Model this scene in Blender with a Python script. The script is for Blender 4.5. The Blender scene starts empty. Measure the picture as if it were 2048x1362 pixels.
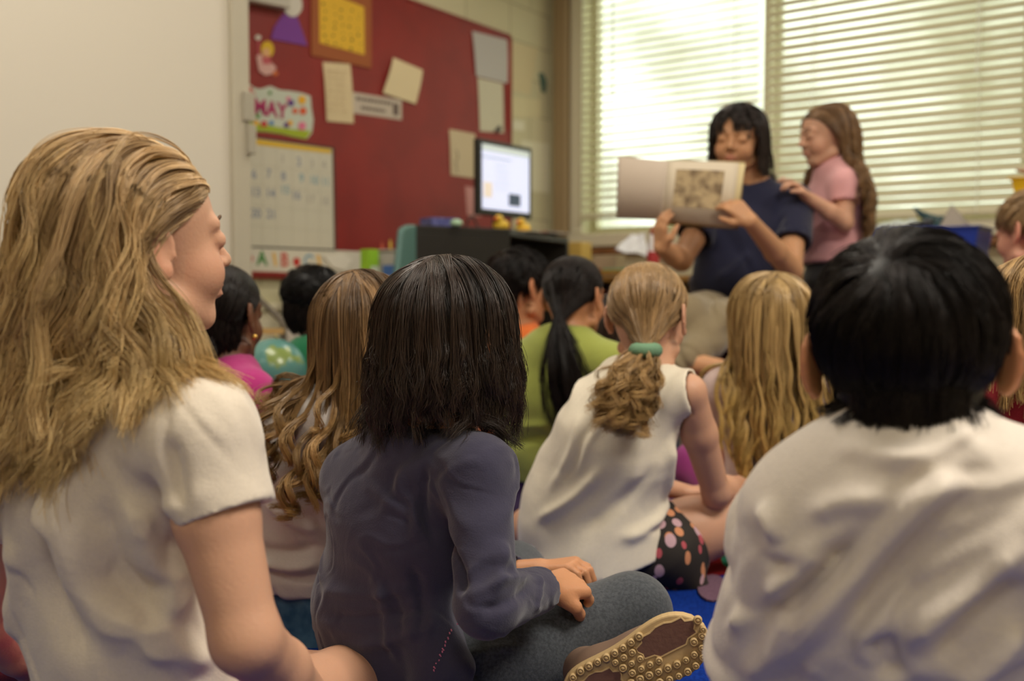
import bpy, bmesh, math, random
import numpy as np
from mathutils import Vector, Matrix

random.seed(7)
rng = np.random.default_rng(7)
SC = bpy.context.scene
COL = SC.collection

# ------------------------------------------------------------------ camera
F = 1991.0
CAMH = 0.58
TH = math.radians(2.82)
cam_d = bpy.data.cameras.new('camera')
cam = bpy.data.objects.new('camera', cam_d)
COL.objects.link(cam)
cam.location = (0, 0, CAMH)
cam.rotation_euler = (math.pi/2 - TH, 0, 0)
cam_d.sensor_width = 36.0
cam_d.lens = 36.0*F/2048
cam_d.clip_start = 0.02
cam_d.dof.use_dof = True
cam_d.dof.focus_distance = 1.22
cam_d.dof.aperture_fstop = 3.4
SC.camera = cam

# ------------------------------------------------------------------ colour management, world, lights
SC.view_settings.view_transform = 'Standard'
SC.view_settings.look = 'None'
SC.view_settings.gamma = 1
SC.view_settings.use_curve_mapping = False
SC.view_settings.exposure = 0.24
SC.cycles.max_bounces = 7
SC.cycles.diffuse_bounces = 4
SC.cycles.glossy_bounces = 3
SC.cycles.transmission_bounces = 4
SC.cycles.transparent_max_bounces = 8
SC.cycles.caustics_reflective = False
SC.cycles.caustics_refractive = False
SC.cycles.sample_clamp_indirect = 4.0
SC.cycles.use_denoising = True
SC.cycles.use_adaptive_sampling = True
SC.cycles.adaptive_threshold = 0.02

w = bpy.data.worlds.new('world'); SC.world = w; w.use_nodes = True
nt = w.node_tree; nt.nodes.clear()
wo = nt.nodes.new('ShaderNodeOutputWorld'); bg = nt.nodes.new('ShaderNodeBackground')
tc = nt.nodes.new('ShaderNodeTexCoord')
nz = nt.nodes.new('ShaderNodeTexNoise'); nz.inputs['Scale'].default_value = 9.0; nz.inputs['Detail'].default_value = 4
cr = nt.nodes.new('ShaderNodeValToRGB')
e = cr.color_ramp.elements
e[0].position = 0.36; e[0].color = (0.60, 0.60, 0.42, 1)
e[1].position = 0.62; e[1].color = (1.6, 1.65, 1.45, 1)
m1 = e.new(0.48); m1.color = (1.0, 1.02, 0.82, 1)
nt.links.new(tc.outputs['Generated'], nz.inputs['Vector'])
nt.links.new(nz.outputs['Fac'], cr.inputs['Fac'])
nt.links.new(cr.outputs['Color'], bg.inputs['Color'])
bg.inputs['Strength'].default_value = 1.55
nt.links.new(bg.outputs[0], wo.inputs[0])

ANG = math.radians(35.6)
sA, cA = math.sin(ANG), math.cos(ANG)
CORNER = np.array([0.229, 6.0, 0.0])
UB = np.array([-sA, -cA, 0.0])      # along the board wall, from the corner towards the camera
UW = np.array([cA, -sA, 0.0])       # along the window wall, from the corner to the right
UZ = np.array([0, 0, 1.0])

def room_pt(t, s, z):
    """t metres from the window wall, s metres from the board wall"""
    return CORNER + UB*t + UW*s + UZ*z

def ceiling_lamp(t, s, power, sx=1.15, sy=0.55):
    l = bpy.data.lights.new('ceiling_light_tube', 'AREA'); l.shape = 'RECTANGLE'
    l.size = sx; l.size_y = sy; l.energy = power; l.color = (1.0, 0.918, 0.785)
    o = bpy.data.objects.new('ceiling_light_tube', l); COL.objects.link(o)
    o.location = room_pt(t, s, 2.66); o.rotation_euler = (0, 0, -ANG)
    return o
LAMPS = [(1.6, 1.6), (1.6, 4.2), (3.9, 1.6), (3.9, 4.2), (6.2, 1.6), (6.2, 4.2)]
LPOW = [16, 22, 26, 66, 10, 22]
for (t, s), pw in zip(LAMPS, LPOW):
    ceiling_lamp(t, s, pw)

# ------------------------------------------------------------------ small helpers
def srgb(r, g, b):
    def c(v):
        v /= 255.0
        return v/12.92 if v <= 0.04045 else ((v+0.055)/1.055)**2.4
    return (c(r), c(g), c(b), 1.0)

def ray(px, py):
    u = (px-1024)/F; v = (681-py)/F
    return np.array([u, math.cos(TH)+v*math.sin(TH), -math.sin(TH)+v*math.cos(TH)])
def P(px, py, d):
    """point seen at photo pixel (px,py) at d metres in front of the lens"""
    r = ray(px, py)
    return np.array([0, 0, CAMH]) + r*(d/r[1])
def PZ(px, py, z):
    r = ray(px, py)
    return np.array([0, 0, CAMH]) + r*((z-CAMH)/r[2])
def project(V):
    x = V[:, 0]; y = V[:, 1]; z = V[:, 2]-CAMH
    c, s = math.cos(TH), math.sin(TH)
    dep = y*c - z*s; up = y*s + z*c
    return 1024+F*x/dep, 681-F*up/dep, dep
def on_plane(px, py, o, n):
    r = ray(px, py); c = np.array([0, 0, CAMH])
    return c + r*(np.dot(o-c, n)/np.dot(r, n))
def on_board(px, py, off=0.0):
    return on_plane(px, py, CORNER+UW*off, UW)
def on_window(px, py, off=0.0):
    return on_plane(px, py, CORNER+UB*off, UB)
def nrm(v):
    v = np.asarray(v, float); return v/(np.linalg.norm(v)+1e-12)

MATS = {}
def mat(name, col, rough=0.6, metal=0.0, emit=0.0, bump=0.0, bscale=60, col2=None, cscale=6.0, sheen=0.0, sss=0.0,
        attr=None, trans=0.0, spec=0.5, contrast=(0.4, 0.6), stretch=None, wr=0.0, wscale=9.0):
    if name in MATS: return MATS[name]
    m = bpy.data.materials.new(name); m.use_nodes = True
    nt = m.node_tree; b = nt.nodes['Principled BSDF']
    b.inputs['Base Color'].default_value = col
    b.inputs['Roughness'].default_value = rough
    b.inputs['Metallic'].default_value = metal
    b.inputs['Specular IOR Level'].default_value = spec
    if emit:
        b.inputs['Emission Color'].default_value = col; b.inputs['Emission Strength'].default_value = emit
    if sheen:
        b.inputs['Sheen Weight'].default_value = sheen; b.inputs['Sheen Roughness'].default_value = 0.5
    if sss:
        b.inputs['Subsurface Weight'].default_value = sss
        b.inputs['Subsurface Radius'].default_value = (0.01, 0.004, 0.002)
        b.inputs['Subsurface Scale'].default_value = 1.0
    tc = nt.nodes.new('ShaderNodeTexCoord')
    vec = tc.outputs['Object']
    if stretch:
        mp = nt.nodes.new('ShaderNodeMapping'); mp.inputs['Scale'].default_value = stretch
        nt.links.new(vec, mp.inputs['Vector']); vec = mp.outputs['Vector']
    if col2:
        n = nt.nodes.new('ShaderNodeTexNoise'); n.inputs['Scale'].default_value = cscale; n.inputs['Detail'].default_value = 4
        nt.links.new(vec, n.inputs['Vector'])
        r = nt.nodes.new('ShaderNodeValToRGB'); r.color_ramp.elements[0].position = contrast[0]; r.color_ramp.elements[1].position = contrast[1]
        r.color_ramp.elements[0].color = col; r.color_ramp.elements[1].color = col2
        nt.links.new(n.outputs['Fac'], r.inputs['Fac']); nt.links.new(r.outputs['Color'], b.inputs['Base Color'])
    if attr:
        at = nt.nodes.new('ShaderNodeAttribute'); at.attribute_name = attr
        nt.links.new(at.outputs['Color'], b.inputs['Base Color'])
    last = None
    if wr:
        n = nt.nodes.new('ShaderNodeTexNoise'); n.inputs['Scale'].default_value = wscale; n.inputs['Detail'].default_value = 2.5
        n.inputs['Distortion'].default_value = 1.2
        nt.links.new(vec, n.inputs['Vector'])
        bp = nt.nodes.new('ShaderNodeBump'); bp.inputs['Strength'].default_value = 1.0; bp.inputs['Distance'].default_value = wr
        nt.links.new(n.outputs['Fac'], bp.inputs['Height']); last = bp
    if bump:
        n = nt.nodes.new('ShaderNodeTexNoise'); n.inputs['Scale'].default_value = bscale; n.inputs['Detail'].default_value = 3
        nt.links.new(tc.outputs['Object'], n.inputs['Vector'])
        bp = nt.nodes.new('ShaderNodeBump'); bp.inputs['Strength'].default_value = 1.0; bp.inputs['Distance'].default_value = bump
        nt.links.new(n.outputs['Fac'], bp.inputs['Height'])
        if last: nt.links.new(last.outputs['Normal'], bp.inputs['Normal'])
        last = bp
    if last: nt.links.new(last.outputs['Normal'], b.inputs['Normal'])
    if trans:
        out = nt.nodes['Material Output']; t = nt.nodes.new('ShaderNodeBsdfTranslucent'); t.inputs['Color'].default_value = col
        mx = nt.nodes.new('ShaderNodeMixShader'); mx.inputs['Fac'].default_value = trans
        nt.links.new(b.outputs[0], mx.inputs[1]); nt.links.new(t.outputs[0], mx.inputs[2]); nt.links.new(mx.outputs[0], out.inputs['Surface'])
    MATS[name] = m
    return m

def tag(o, label=None, cat=None, group=None, kind=None):
    if label: o['label'] = label
    if cat: o['category'] = cat
    if group: o['group'] = group
    if kind: o['kind'] = kind
    return o
def link(o, parent=None):
    COL.objects.link(o)
    if parent is not None: o.parent = parent
    return o
def empty(name, loc=(0, 0, 0), label=None, cat=None, group=None, kind=None):
    o = bpy.data.objects.new(name, None); COL.objects.link(o); o.location = tuple(loc); o.empty_display_size = 0.05
    return tag(o, label, cat, group, kind)
def origin_of(parent):
    v = Vector((0, 0, 0)); p = parent
    while p is not None: v += p.location; p = p.parent
    return np.array(v)
def mesh_np(name, V, Fc, m, parent=None, smooth=False, attr=None):
    """V (n,3) world coordinates, Fc (m,4) or (m,3) array or list of faces"""
    V = np.asarray(V, dtype=np.float64)
    if parent is not None: V = V - origin_of(parent)
    me = bpy.data.meshes.new(name)
    if isinstance(Fc, np.ndarray):
        nf, k = Fc.shape
        me.vertices.add(len(V)); me.vertices.foreach_set('co', V.astype(np.float32).ravel())
        me.loops.add(nf*k); me.loops.foreach_set('vertex_index', Fc.astype(np.int32).ravel())
        me.polygons.add(nf); me.polygons.foreach_set('loop_start', np.arange(0, nf*k, k, dtype=np.int32))
        me.polygons.foreach_set('loop_total', np.full(nf, k, dtype=np.int32))
        me.update(calc_edges=True)
    else:
        me.from_pydata([tuple(v) for v in V], [], Fc)
    if smooth: me.polygons.foreach_set('use_smooth', np.ones(len(me.polygons), dtype=bool))
    if attr is not None:
        ca = me.attributes.new('tint', 'FLOAT_COLOR', 'POINT')
        ca.data.foreach_set('color', np.asarray(attr, dtype=np.float32).ravel())
    me.materials.append(m)
    o = bpy.data.objects.new(name, me)
    return link(o, parent)

BOXF = [(0, 1, 3, 2), (4, 6, 7, 5), (0, 4, 5, 1), (2, 3, 7, 6), (0, 2, 6, 4), (1, 5, 7, 3)]
class MB:
    def __init__(s): s.V = []; s.F = []
    def box(s, o, ax, ay, az):
        """corner o, three edge vectors"""
        o, ax, ay, az = [np.asarray(q, float) for q in (o, ax, ay, az)]
        n = len(s.V)
        for i in (0, 1):
            for j in (0, 1):
                for k in (0, 1): s.V.append(o+ax*i+ay*j+az*k)
        flip = np.dot(np.cross(ax, ay), az) < 0
        for f in BOXF:
            g = tuple(n+q for q in f)
            s.F.append(g[::-1] if flip else g)
        return s
    def cbox(s, c, ax, ay, az):
        c = np.asarray(c, float); ax, ay, az = [np.asarray(q, float) for q in (ax, ay, az)]
        return s.box(c-ax/2-ay/2-az/2, ax, ay, az)
    def prism(s, pts, ext):
        """flat polygon pts (3D) pushed along ext"""
        n = len(s.V); k = len(pts); ext = np.asarray(ext, float)
        for p in pts: s.V.append(np.asarray(p, float))
        for p in pts: s.V.append(np.asarray(p, float)+ext)
        s.F.append(tuple(range(n, n+k))[::-1]); s.F.append(tuple(range(n+k, n+2*k)))
        for i in range(k):
            j = (i+1) % k
            s.F.append((n+i, n+j, n+k+j, n+k+i))
        return s
    def tube(s, pts, r, seg=8, cap=True):
        pts = [np.asarray(p, float) for p in pts]; n = len(s.V); k = len(pts)
        rs = r if hasattr(r, '__len__') else [r]*k
        up = None
        for i, p in enumerate(pts):
            t = nrm(pts[min(i+1, k-1)]-pts[max(i-1, 0)])
            if up is None:
                up = np.array([0, 0, 1.0]) if abs(t[2]) < 0.9 else np.array([1.0, 0, 0])
            a = nrm(up - t*np.dot(up, t)); b = np.cross(t, a); up = a
            for j in range(seg):
                th = 2*math.pi*j/seg
                s.V.append(p+(a*math.cos(th)+b*math.sin(th))*rs[i])
        for i in range(k-1):
            for j in range(seg):
                q = (j+1) % seg
                s.F.append((n+i*seg+j, n+i*seg+q, n+(i+1)*seg+q, n+(i+1)*seg+j))
        if cap:
            s.F.append(tuple(n+j for j in range(seg))[::-1]); s.F.append(tuple(n+(k-1)*seg+j for j in range(seg)))
        return s
    def lathe(s, o, prof, seg=24, axis=None):
        """prof list of (r,h) from bottom to top around axis at o"""
        ax = nrm(axis) if axis is not None else UZ
        a = nrm(np.cross(ax, [1, 0.3, 0.2])); b = np.cross(ax, a); n = len(s.V); k = len(prof)
        for r, h in prof:
            for j in range(seg):
                th = 2*math.pi*j/seg
                s.V.append(np.asarray(o, float)+ax*h+(a*math.cos(th)+b*math.sin(th))*r)
        for i in range(k-1):
            for j in range(seg):
                q = (j+1) % seg
                s.F.append((n+i*seg+j, n+i*seg+q, n+(i+1)*seg+q, n+(i+1)*seg+j))
        s.F.append(tuple(n+j for j in range(seg))[::-1]); s.F.append(tuple(n+(k-1)*seg+j for j in range(seg)))
        return s
    def build(s, name, m, parent=None, smooth=False, bevel=0.0, seg=2):
        o = mesh_np(name, np.array(s.V), [tuple(int(q) for q in f) for f in s.F], m, parent, smooth)
        if bevel:
            md = o.modifiers.new('bevel', 'BEVEL'); md.width = bevel; md.segments = seg; md.limit_method = 'ANGLE'
        return o
def text_obj(name, txt, center, xdir, ydir, size, m, parent=None, ext=0.0005, bold=0.0):
    cu = bpy.data.curves.new(name, 'FONT'); cu.body = txt; cu.size = size; cu.extrude = ext; cu.align_x = 'CENTER'; cu.align_y = 'CENTER'
    cu.offset = bold
    cu.materials.append(m)
    o = bpy.data.objects.new(name, cu); COL.objects.link(o)
    x = nrm(xdir); y = nrm(np.asarray(ydir, float)-x*np.dot(x, ydir)); z = np.cross(x, y)
    M = Matrix(((x[0], y[0], z[0], 0), (x[1], y[1], z[1], 0), (x[2], y[2], z[2], 0), (0, 0, 0, 1)))
    M.translation = Vector(center if parent is None else np.asarray(center)-origin_of(parent))
    if parent is not None: o.parent = parent
    o.matrix_local = M
    bpy.context.view_layer.update()
    me = bpy.data.meshes.new_from_object(o); me.name = name
    q = bpy.data.objects.new(name, me); COL.objects.link(q); q.parent = parent; q.matrix_local = M
    bpy.data.objects.remove(o); q.name = name
    return q
# ------------------------------------------------------------------ implicit shapes -> one continuous surface
f32 = np.float32
def smin(a, b, k):
    if k <= 0: return np.minimum(a, b)
    h = np.clip(0.5+0.5*(b-a)/k, 0, 1)
    return b*(1-h)+a*h-k*h*(1-h)
class RC:
    """rounded cone"""
    def __init__(s, a, b, ra, rb=None, cut=None):
        s.a = np.asarray(a, float); s.b = np.asarray(b, float); s.ra = ra; s.rb = ra if rb is None else rb
        r = max(s.ra, s.rb); s.lo = np.minimum(s.a, s.b)-r; s.hi = np.maximum(s.a, s.b)+r; s.cut = cut or []
    def d(s, x, y, z):
        a, v = s.a, s.b-s.a; L2 = max(float(v@v), 1e-10)
        px, py, pz = x-f32(a[0]), y-f32(a[1]), z-f32(a[2])
        t = np.clip((px*f32(v[0])+py*f32(v[1])+pz*f32(v[2]))/f32(L2), 0, 1)
        d = np.sqrt((px-t*f32(v[0]))**2+(py-t*f32(v[1]))**2+(pz-t*f32(v[2]))**2)-(f32(s.ra)+t*f32(s.rb-s.ra))
        return docut(d, s.cut, x, y, z)
    def grow(s, g): return RC(s.a, s.b, s.ra+g, s.rb+g, s.cut)
def docut(d, cut, x, y, z):
    for o, n in cut:
        e = (x-f32(o[0]))*f32(n[0])+(y-f32(o[1]))*f32(n[1])+(z-f32(o[2]))*f32(n[2])
        d = np.maximum(d, e)
    return d
class EL:
    """ellipsoid, R columns = axes"""
    def __init__(s, c, r, R=None, cut=None):
        s.c = np.asarray(c, float); s.r = np.asarray(r, float); s.R = np.eye(3) if R is None else np.asarray(R, float); s.cut = cut or []
        e = np.sqrt(((s.R*s.r)**2).sum(1)); s.lo = s.c-e; s.hi = s.c+e
    def d(s, x, y, z):
        px, py, pz = x-f32(s.c[0]), y-f32(s.c[1]), z-f32(s.c[2]); R = s.R
        k0 = 0; k1 = 0
        for i in range(3):
            u = px*f32(R[0, i])+py*f32(R[1, i])+pz*f32(R[2, i])
            k0 = k0+(u/f32(s.r[i]))**2; k1 = k1+(u/f32(s.r[i]**2))**2
        k0 = np.sqrt(k0); k1 = np.sqrt(k1)+f32(1e-6)
        d = k0*(k0-1)/k1
        d = np.where(k0 < 0.2, -f32(s.r.min())*(1-k0), d)
        return docut(d, s.cut, x, y, z)
    def grow(s, g): return EL(s.c, s.r+g, s.R, s.cut)
class EC:
    """elliptic cone between a and b; (width, depth) half sizes at each end, side = width direction"""
    def __init__(s, a, b, wa, wb, side, cut=None, endr=None):
        s.a = np.asarray(a, float); s.b = np.asarray(b, float); s.wa = wa; s.wb = wb; s.side = np.asarray(side, float)
        s.ax = nrm(s.b-s.a); sd = s.side-s.ax*np.dot(s.side, s.ax); s.u = nrm(sd); s.v = np.cross(s.ax, s.u)
        r = max(wa+wb); s.lo = np.minimum(s.a, s.b)-r; s.hi = np.maximum(s.a, s.b)+r; s.cut = cut or []; s.endr = endr
    def d(s, x, y, z):
        a = s.a; v = s.b-s.a; L = max(np.linalg.norm(v), 1e-6)
        px, py, pz = x-f32(a[0]), y-f32(a[1]), z-f32(a[2])
        dt = lambda q: px*f32(q[0])+py*f32(q[1])+pz*f32(q[2])
        w = dt(s.ax); t = np.clip(w/f32(L), 0, 1); w = w-t*f32(L)
        u = dt(s.u); q = dt(s.v)
        W = f32(s.wa[0])+t*f32(s.wb[0]-s.wa[0]); D = f32(s.wa[1])+t*f32(s.wb[1]-s.wa[1]); C = D if s.endr is None else f32(s.endr)
        k0 = np.sqrt((u/W)**2+(q/D)**2+(w/C)**2); k1 = np.sqrt((u/W**2)**2+(q/D**2)**2+(w/C**2)**2)+f32(1e-6)
        d = k0*(k0-1)/k1
        d = np.where(k0 < 0.2, -np.minimum(W, D)*(1-k0), d)
        return docut(d, s.cut, x, y, z)
    def grow(s, g): return EC(s.a, s.b, (s.wa[0]+g, s.wa[1]+g), (s.wb[0]+g, s.wb[1]+g), s.side, s.cut, s.endr)
def dist(prims, V, k=0.0):
    V = np.asarray(V, dtype=f32); x, y, z = V[:, 0], V[:, 1], V[:, 2]
    d = np.full(len(V), 1e3, dtype=f32)
    for p in prims: d = smin(d, p.d(x, y, z), k) if k else np.minimum(d, p.d(x, y, z))
    return d
def dgrad(prims, V, e=0.002, k=0.0):
    g = np.stack([dist(prims, V+np.eye(3)[i]*e, k)-dist(prims, V-np.eye(3)[i]*e, k) for i in range(3)], 1)
    return g/(np.linalg.norm(g, axis=1, keepdims=True)+1e-9)
def chain(pts, rs):
    return [RC(pts[i], pts[i+1], rs[i], rs[i+1]) for i in range(len(pts)-1)]

def field(ops, h, lo=None, hi=None):
    """ops: list of (prim, k, mode) with mode 'u' union, 's' subtract, 'i' intersect with half-space (o,n)"""
    pr = [o for o in ops if o[2] == 'u']
    L = np.min([o[0].lo for o in pr], axis=0)-3*h; H = np.max([o[0].hi for o in pr], axis=0)+3*h
    if lo is not None: L = np.maximum(L, lo)
    if hi is not None: H = np.minimum(H, hi)
    n = np.ceil((H-L)/h).astype(int)+1
    A = np.full(n, 1.0, dtype=f32)
    g = [(L[i]+np.arange(n[i])*h).astype(f32) for i in range(3)]
    for prim, k, mode in ops:
        if mode == 'i':
            o, nn = prim
            e = (g[0][:, None, None]-f32(o[0]))*f32(nn[0])+(g[1][None, :, None]-f32(o[1]))*f32(nn[1])+(g[2][None, None, :]-f32(o[2]))*f32(nn[2])
            A = -smin(-A, -e, k) if k else np.maximum(A, e)
            continue
        m = k+3*h
        i0 = np.clip(np.floor((prim.lo-m-L)/h).astype(int), 0, n-1); i1 = np.clip(np.ceil((prim.hi+m-L)/h).astype(int)+1, 1, n)
        if (i1 <= i0).any(): continue
        sl = tuple(slice(i0[i], i1[i]) for i in range(3))
        d = prim.d(g[0][sl[0]][:, None, None], g[1][sl[1]][None, :, None], g[2][sl[2]][None, None, :])
        if mode == 'u': A[sl] = smin(A[sl], d, k)
        else: A[sl] = -smin(-A[sl], d, k)
    return A, L, h

def surf_nets(A, L, h):
    # close at the borders
    A[0] = A[-1] = 1; A[:, 0] = A[:, -1] = 1; A[:, :, 0] = A[:, :, -1] = 1
    S = A < 0
    c = [S[i:S.shape[0]-1+i, j:S.shape[1]-1+j, k:S.shape[2]-1+k] for i in (0, 1) for j in (0, 1) for k in (0, 1)]
    cnt = np.zeros(c[0].shape, dtype=np.int8)
    for q in c: cnt += q
    act = (cnt > 0) & (cnt < 8)
    I = np.argwhere(act)
    idx = np.full(act.shape, -1, dtype=np.int32); idx[act] = np.arange(len(I))
    off = np.array([(i, j, k) for i in (0, 1) for j in (0, 1) for k in (0, 1)])
    val = np.stack([A[I[:, 0]+o[0], I[:, 1]+o[1], I[:, 2]+o[2]] for o in off], 1)
    pos = np.zeros((len(I), 3)); num = np.zeros(len(I))
    for a in range(8):
        for b in range(a+1, 8):
            if np.abs(off[a]-off[b]).sum() != 1: continue
            va, vb = val[:, a], val[:, b]; m = (va < 0) != (vb < 0)
            t = np.where(m, va/(va-vb+1e-12), 0)
            t = np.clip(t, 0, 1)
            pos += np.where(m[:, None], off[a]+t[:, None]*(off[b]-off[a]), 0); num += m
    V = (I+pos/num[:, None])*h+L
    faces = []
    for ax in range(3):
        sl0 = [slice(1, -1)]*3; sl1 = [slice(1, -1)]*3
        sl0[ax] = slice(0, -1); sl1[ax] = slice(1, None)
        s0 = S[tuple(sl0)]; s1 = S[tuple(sl1)]
        for flip, m in ((False, s0 & ~s1), (True, ~s0 & s1)):
            E = np.argwhere(m)
            if not len(E): continue
            E = E + np.array([0 if q == ax else 1 for q in range(3)])
            u, v = (ax+1) % 3, (ax+2) % 3
            du = np.zeros(3, int); du[u] = 1; dv = np.zeros(3, int); dv[v] = 1
            q = [E-du-dv, E-dv, E, E-du]
            qi = np.stack([idx[p[:, 0], p[:, 1], p[:, 2]] for p in q], 1)
            if flip: qi = qi[:, ::-1]
            faces.append(qi)
    return V, np.concatenate(faces)

def normals_np(V, Fc):
    a = V[Fc[:, 2]]-V[Fc[:, 0]]; b = V[Fc[:, 3]]-V[Fc[:, 1]]
    n = np.cross(a, b); N = np.zeros_like(V)
    for i in range(4):
        for k in range(3): N[:, k] += np.bincount(Fc[:, i], n[:, k], len(V))
    return N/(np.linalg.norm(N, axis=1, keepdims=True)+1e-12)
def relax(V, Fc, n=1, w=0.5):
    for _ in range(n):
        S = np.zeros_like(V); c = np.zeros(len(V))
        for i in range(4):
            j = Fc[:, (i+1) % 4]; q = Fc[:, i]
            for k in range(3):
                S[:, k] += np.bincount(q, V[j, k], len(V)); S[:, k] += np.bincount(j, V[q, k], len(V))
            c += np.bincount(q, minlength=len(V)); c += np.bincount(j, minlength=len(V))
        V = V*(1-w)+w*S/np.maximum(c, 1)[:, None]
    return V

def seg_dist(V, a, b):
    v = b-a; t = np.clip(((V-a)@v)/max(v@v, 1e-12), 0, 1)
    return np.linalg.norm(V-a-t[:, None]*v, axis=1), t
def wob(V, seed, f, ani=(1, 1, 1)):
    r = np.random.default_rng(seed); W = V*np.array(ani); o = np.zeros(len(V)); A = 0
    for i in range(7):
        k = r.normal(size=3); k = k/np.linalg.norm(k)*f*(1+0.6*i*0.4); ph = r.uniform(0, 6.28)
        q = r.normal(size=3)*f*0.5
        o += np.sin(W@k+ph+1.3*np.sin(W@q+ph*2))/(1+0.4*i); A += 1/(1+0.4*i)
    return o/A*2
def pick(V, N, px, py, rad=14):
    """surface point of the mesh seen at a photo pixel"""
    X, Y, D = project(V)
    q = (X-px)**2+(Y-py)**2
    m = q < rad*rad
    if not m.any(): return V[np.argmin(q)]
    i = np.where(m)[0]
    near = D[i] < D[i].min()+0.03
    i = i[near]
    return V[i[np.argmin(q[i])]]
def folds(V, Fc, strokes, wobs=()):
    N = normals_np(V, Fc); out = V.copy(); D = np.zeros(len(V))
    for st in strokes:
        pts, amp, wid = st[0], st[1], st[2]*.72
        sub = []
        for (x0, y0), (x1, y1) in zip(pts[:-1], pts[1:]):
            k = max(2, int(math.hypot(x1-x0, y1-y0)/14)); sub += [(x0+(x1-x0)*i/k, y0+(y1-y0)*i/k) for i in range(k)]
        sub = np.array(sub+[pts[-1]], float)
        for _ in range(3): sub[1:-1] = sub[1:-1]*.5+(sub[:-2]+sub[2:])*.25
        P3 = np.array([pick(V, N, *p) for p in sub])
        for _ in range(4): P3[1:-1] = P3[1:-1]*.4+(P3[:-2]+P3[2:])*.3
        best = np.full(len(V), 9.0); tt = np.zeros(len(V)); n = len(P3)-1
        for i in range(n):
            d, t = seg_dist(V, P3[i], P3[i+1]); m = d < best
            best[m] = d[m]; tt[m] = (i+t[m])/n
        amp = amp*2.1; taper = np.clip(np.minimum(tt, 1-tt)*5+0.15, 0, 1)
        D += amp*np.exp(-(best/wid)**2)*taper
    if strokes:
        for _ in range(3):
            S = np.zeros(len(V)); c = np.zeros(len(V))
            for i in range(4):
                j = Fc[:, (i+1) % 4]; q = Fc[:, i]
                S += np.bincount(q, D[j], len(V))+np.bincount(j, D[q], len(V)); c += np.bincount(q, minlength=len(V))+np.bincount(j, minlength=len(V))
            D = .4*D+.6*S/np.maximum(c, 1)
        D = np.clip(D, -.012, .014)
    for wb in wobs:
        if len(wb) == 4: D += wb[2]*wob(V, wb[0], wb[1], wb[3])
        else:      # long soft creases that run along direction wb[3], about 1/wb[1] apart
            dr = nrm(wb[3]); a = nrm(np.cross(dr, [0, 1, 0.1])); b = np.cross(dr, a); M = np.stack([dr*.22, a, b], 1)
            q = wob(V@M, wb[0], wb[1]); q2 = wob(V@M, wb[0]+50, wb[1]*1.3)
            D += wb[2]*(np.exp(-((q-.1)/.22)**2)-1.1*np.exp(-((q+.25)/.2)**2))*np.clip(.5+q2, 0, 1)*wb[4]
    D = np.clip(D, -.015, .02)
    return out+N*D[:, None]

def sdf_mesh(name, ops, h, m, parent, strokes=None, wobs=(), tint=None, rel=1, lo=None, hi=None, post=None):
    A, L, h = field(ops, h, lo, hi)
    V, Fc = surf_nets(A, L, h)
    if rel: V = relax(V, Fc, rel, 0.5)
    if strokes or wobs: V = folds(V, Fc, strokes or [], wobs)
    if post is not None: V = post(V, Fc)
    at = None
    if tint is not None: at = tint(V)
    return mesh_np(name, V, Fc, m, parent, smooth=True, attr=at)
# ------------------------------------------------------------------ people
def frame(yaw, pitch=0, roll=0):
    y, p, r = [math.radians(q) for q in (yaw, pitch, roll)]
    ri = np.array([math.cos(y), -math.sin(y), 0]); fw = np.array([math.sin(y), math.cos(y), 0]); up = UZ.copy()
    fw, up = fw*math.cos(p)+up*math.sin(p), up*math.cos(p)-fw*math.sin(p)
    ri, up = ri*math.cos(r)-up*math.sin(r), up*math.cos(r)+ri*math.sin(r)
    return np.stack([ri, fw, up], 1)

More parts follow.
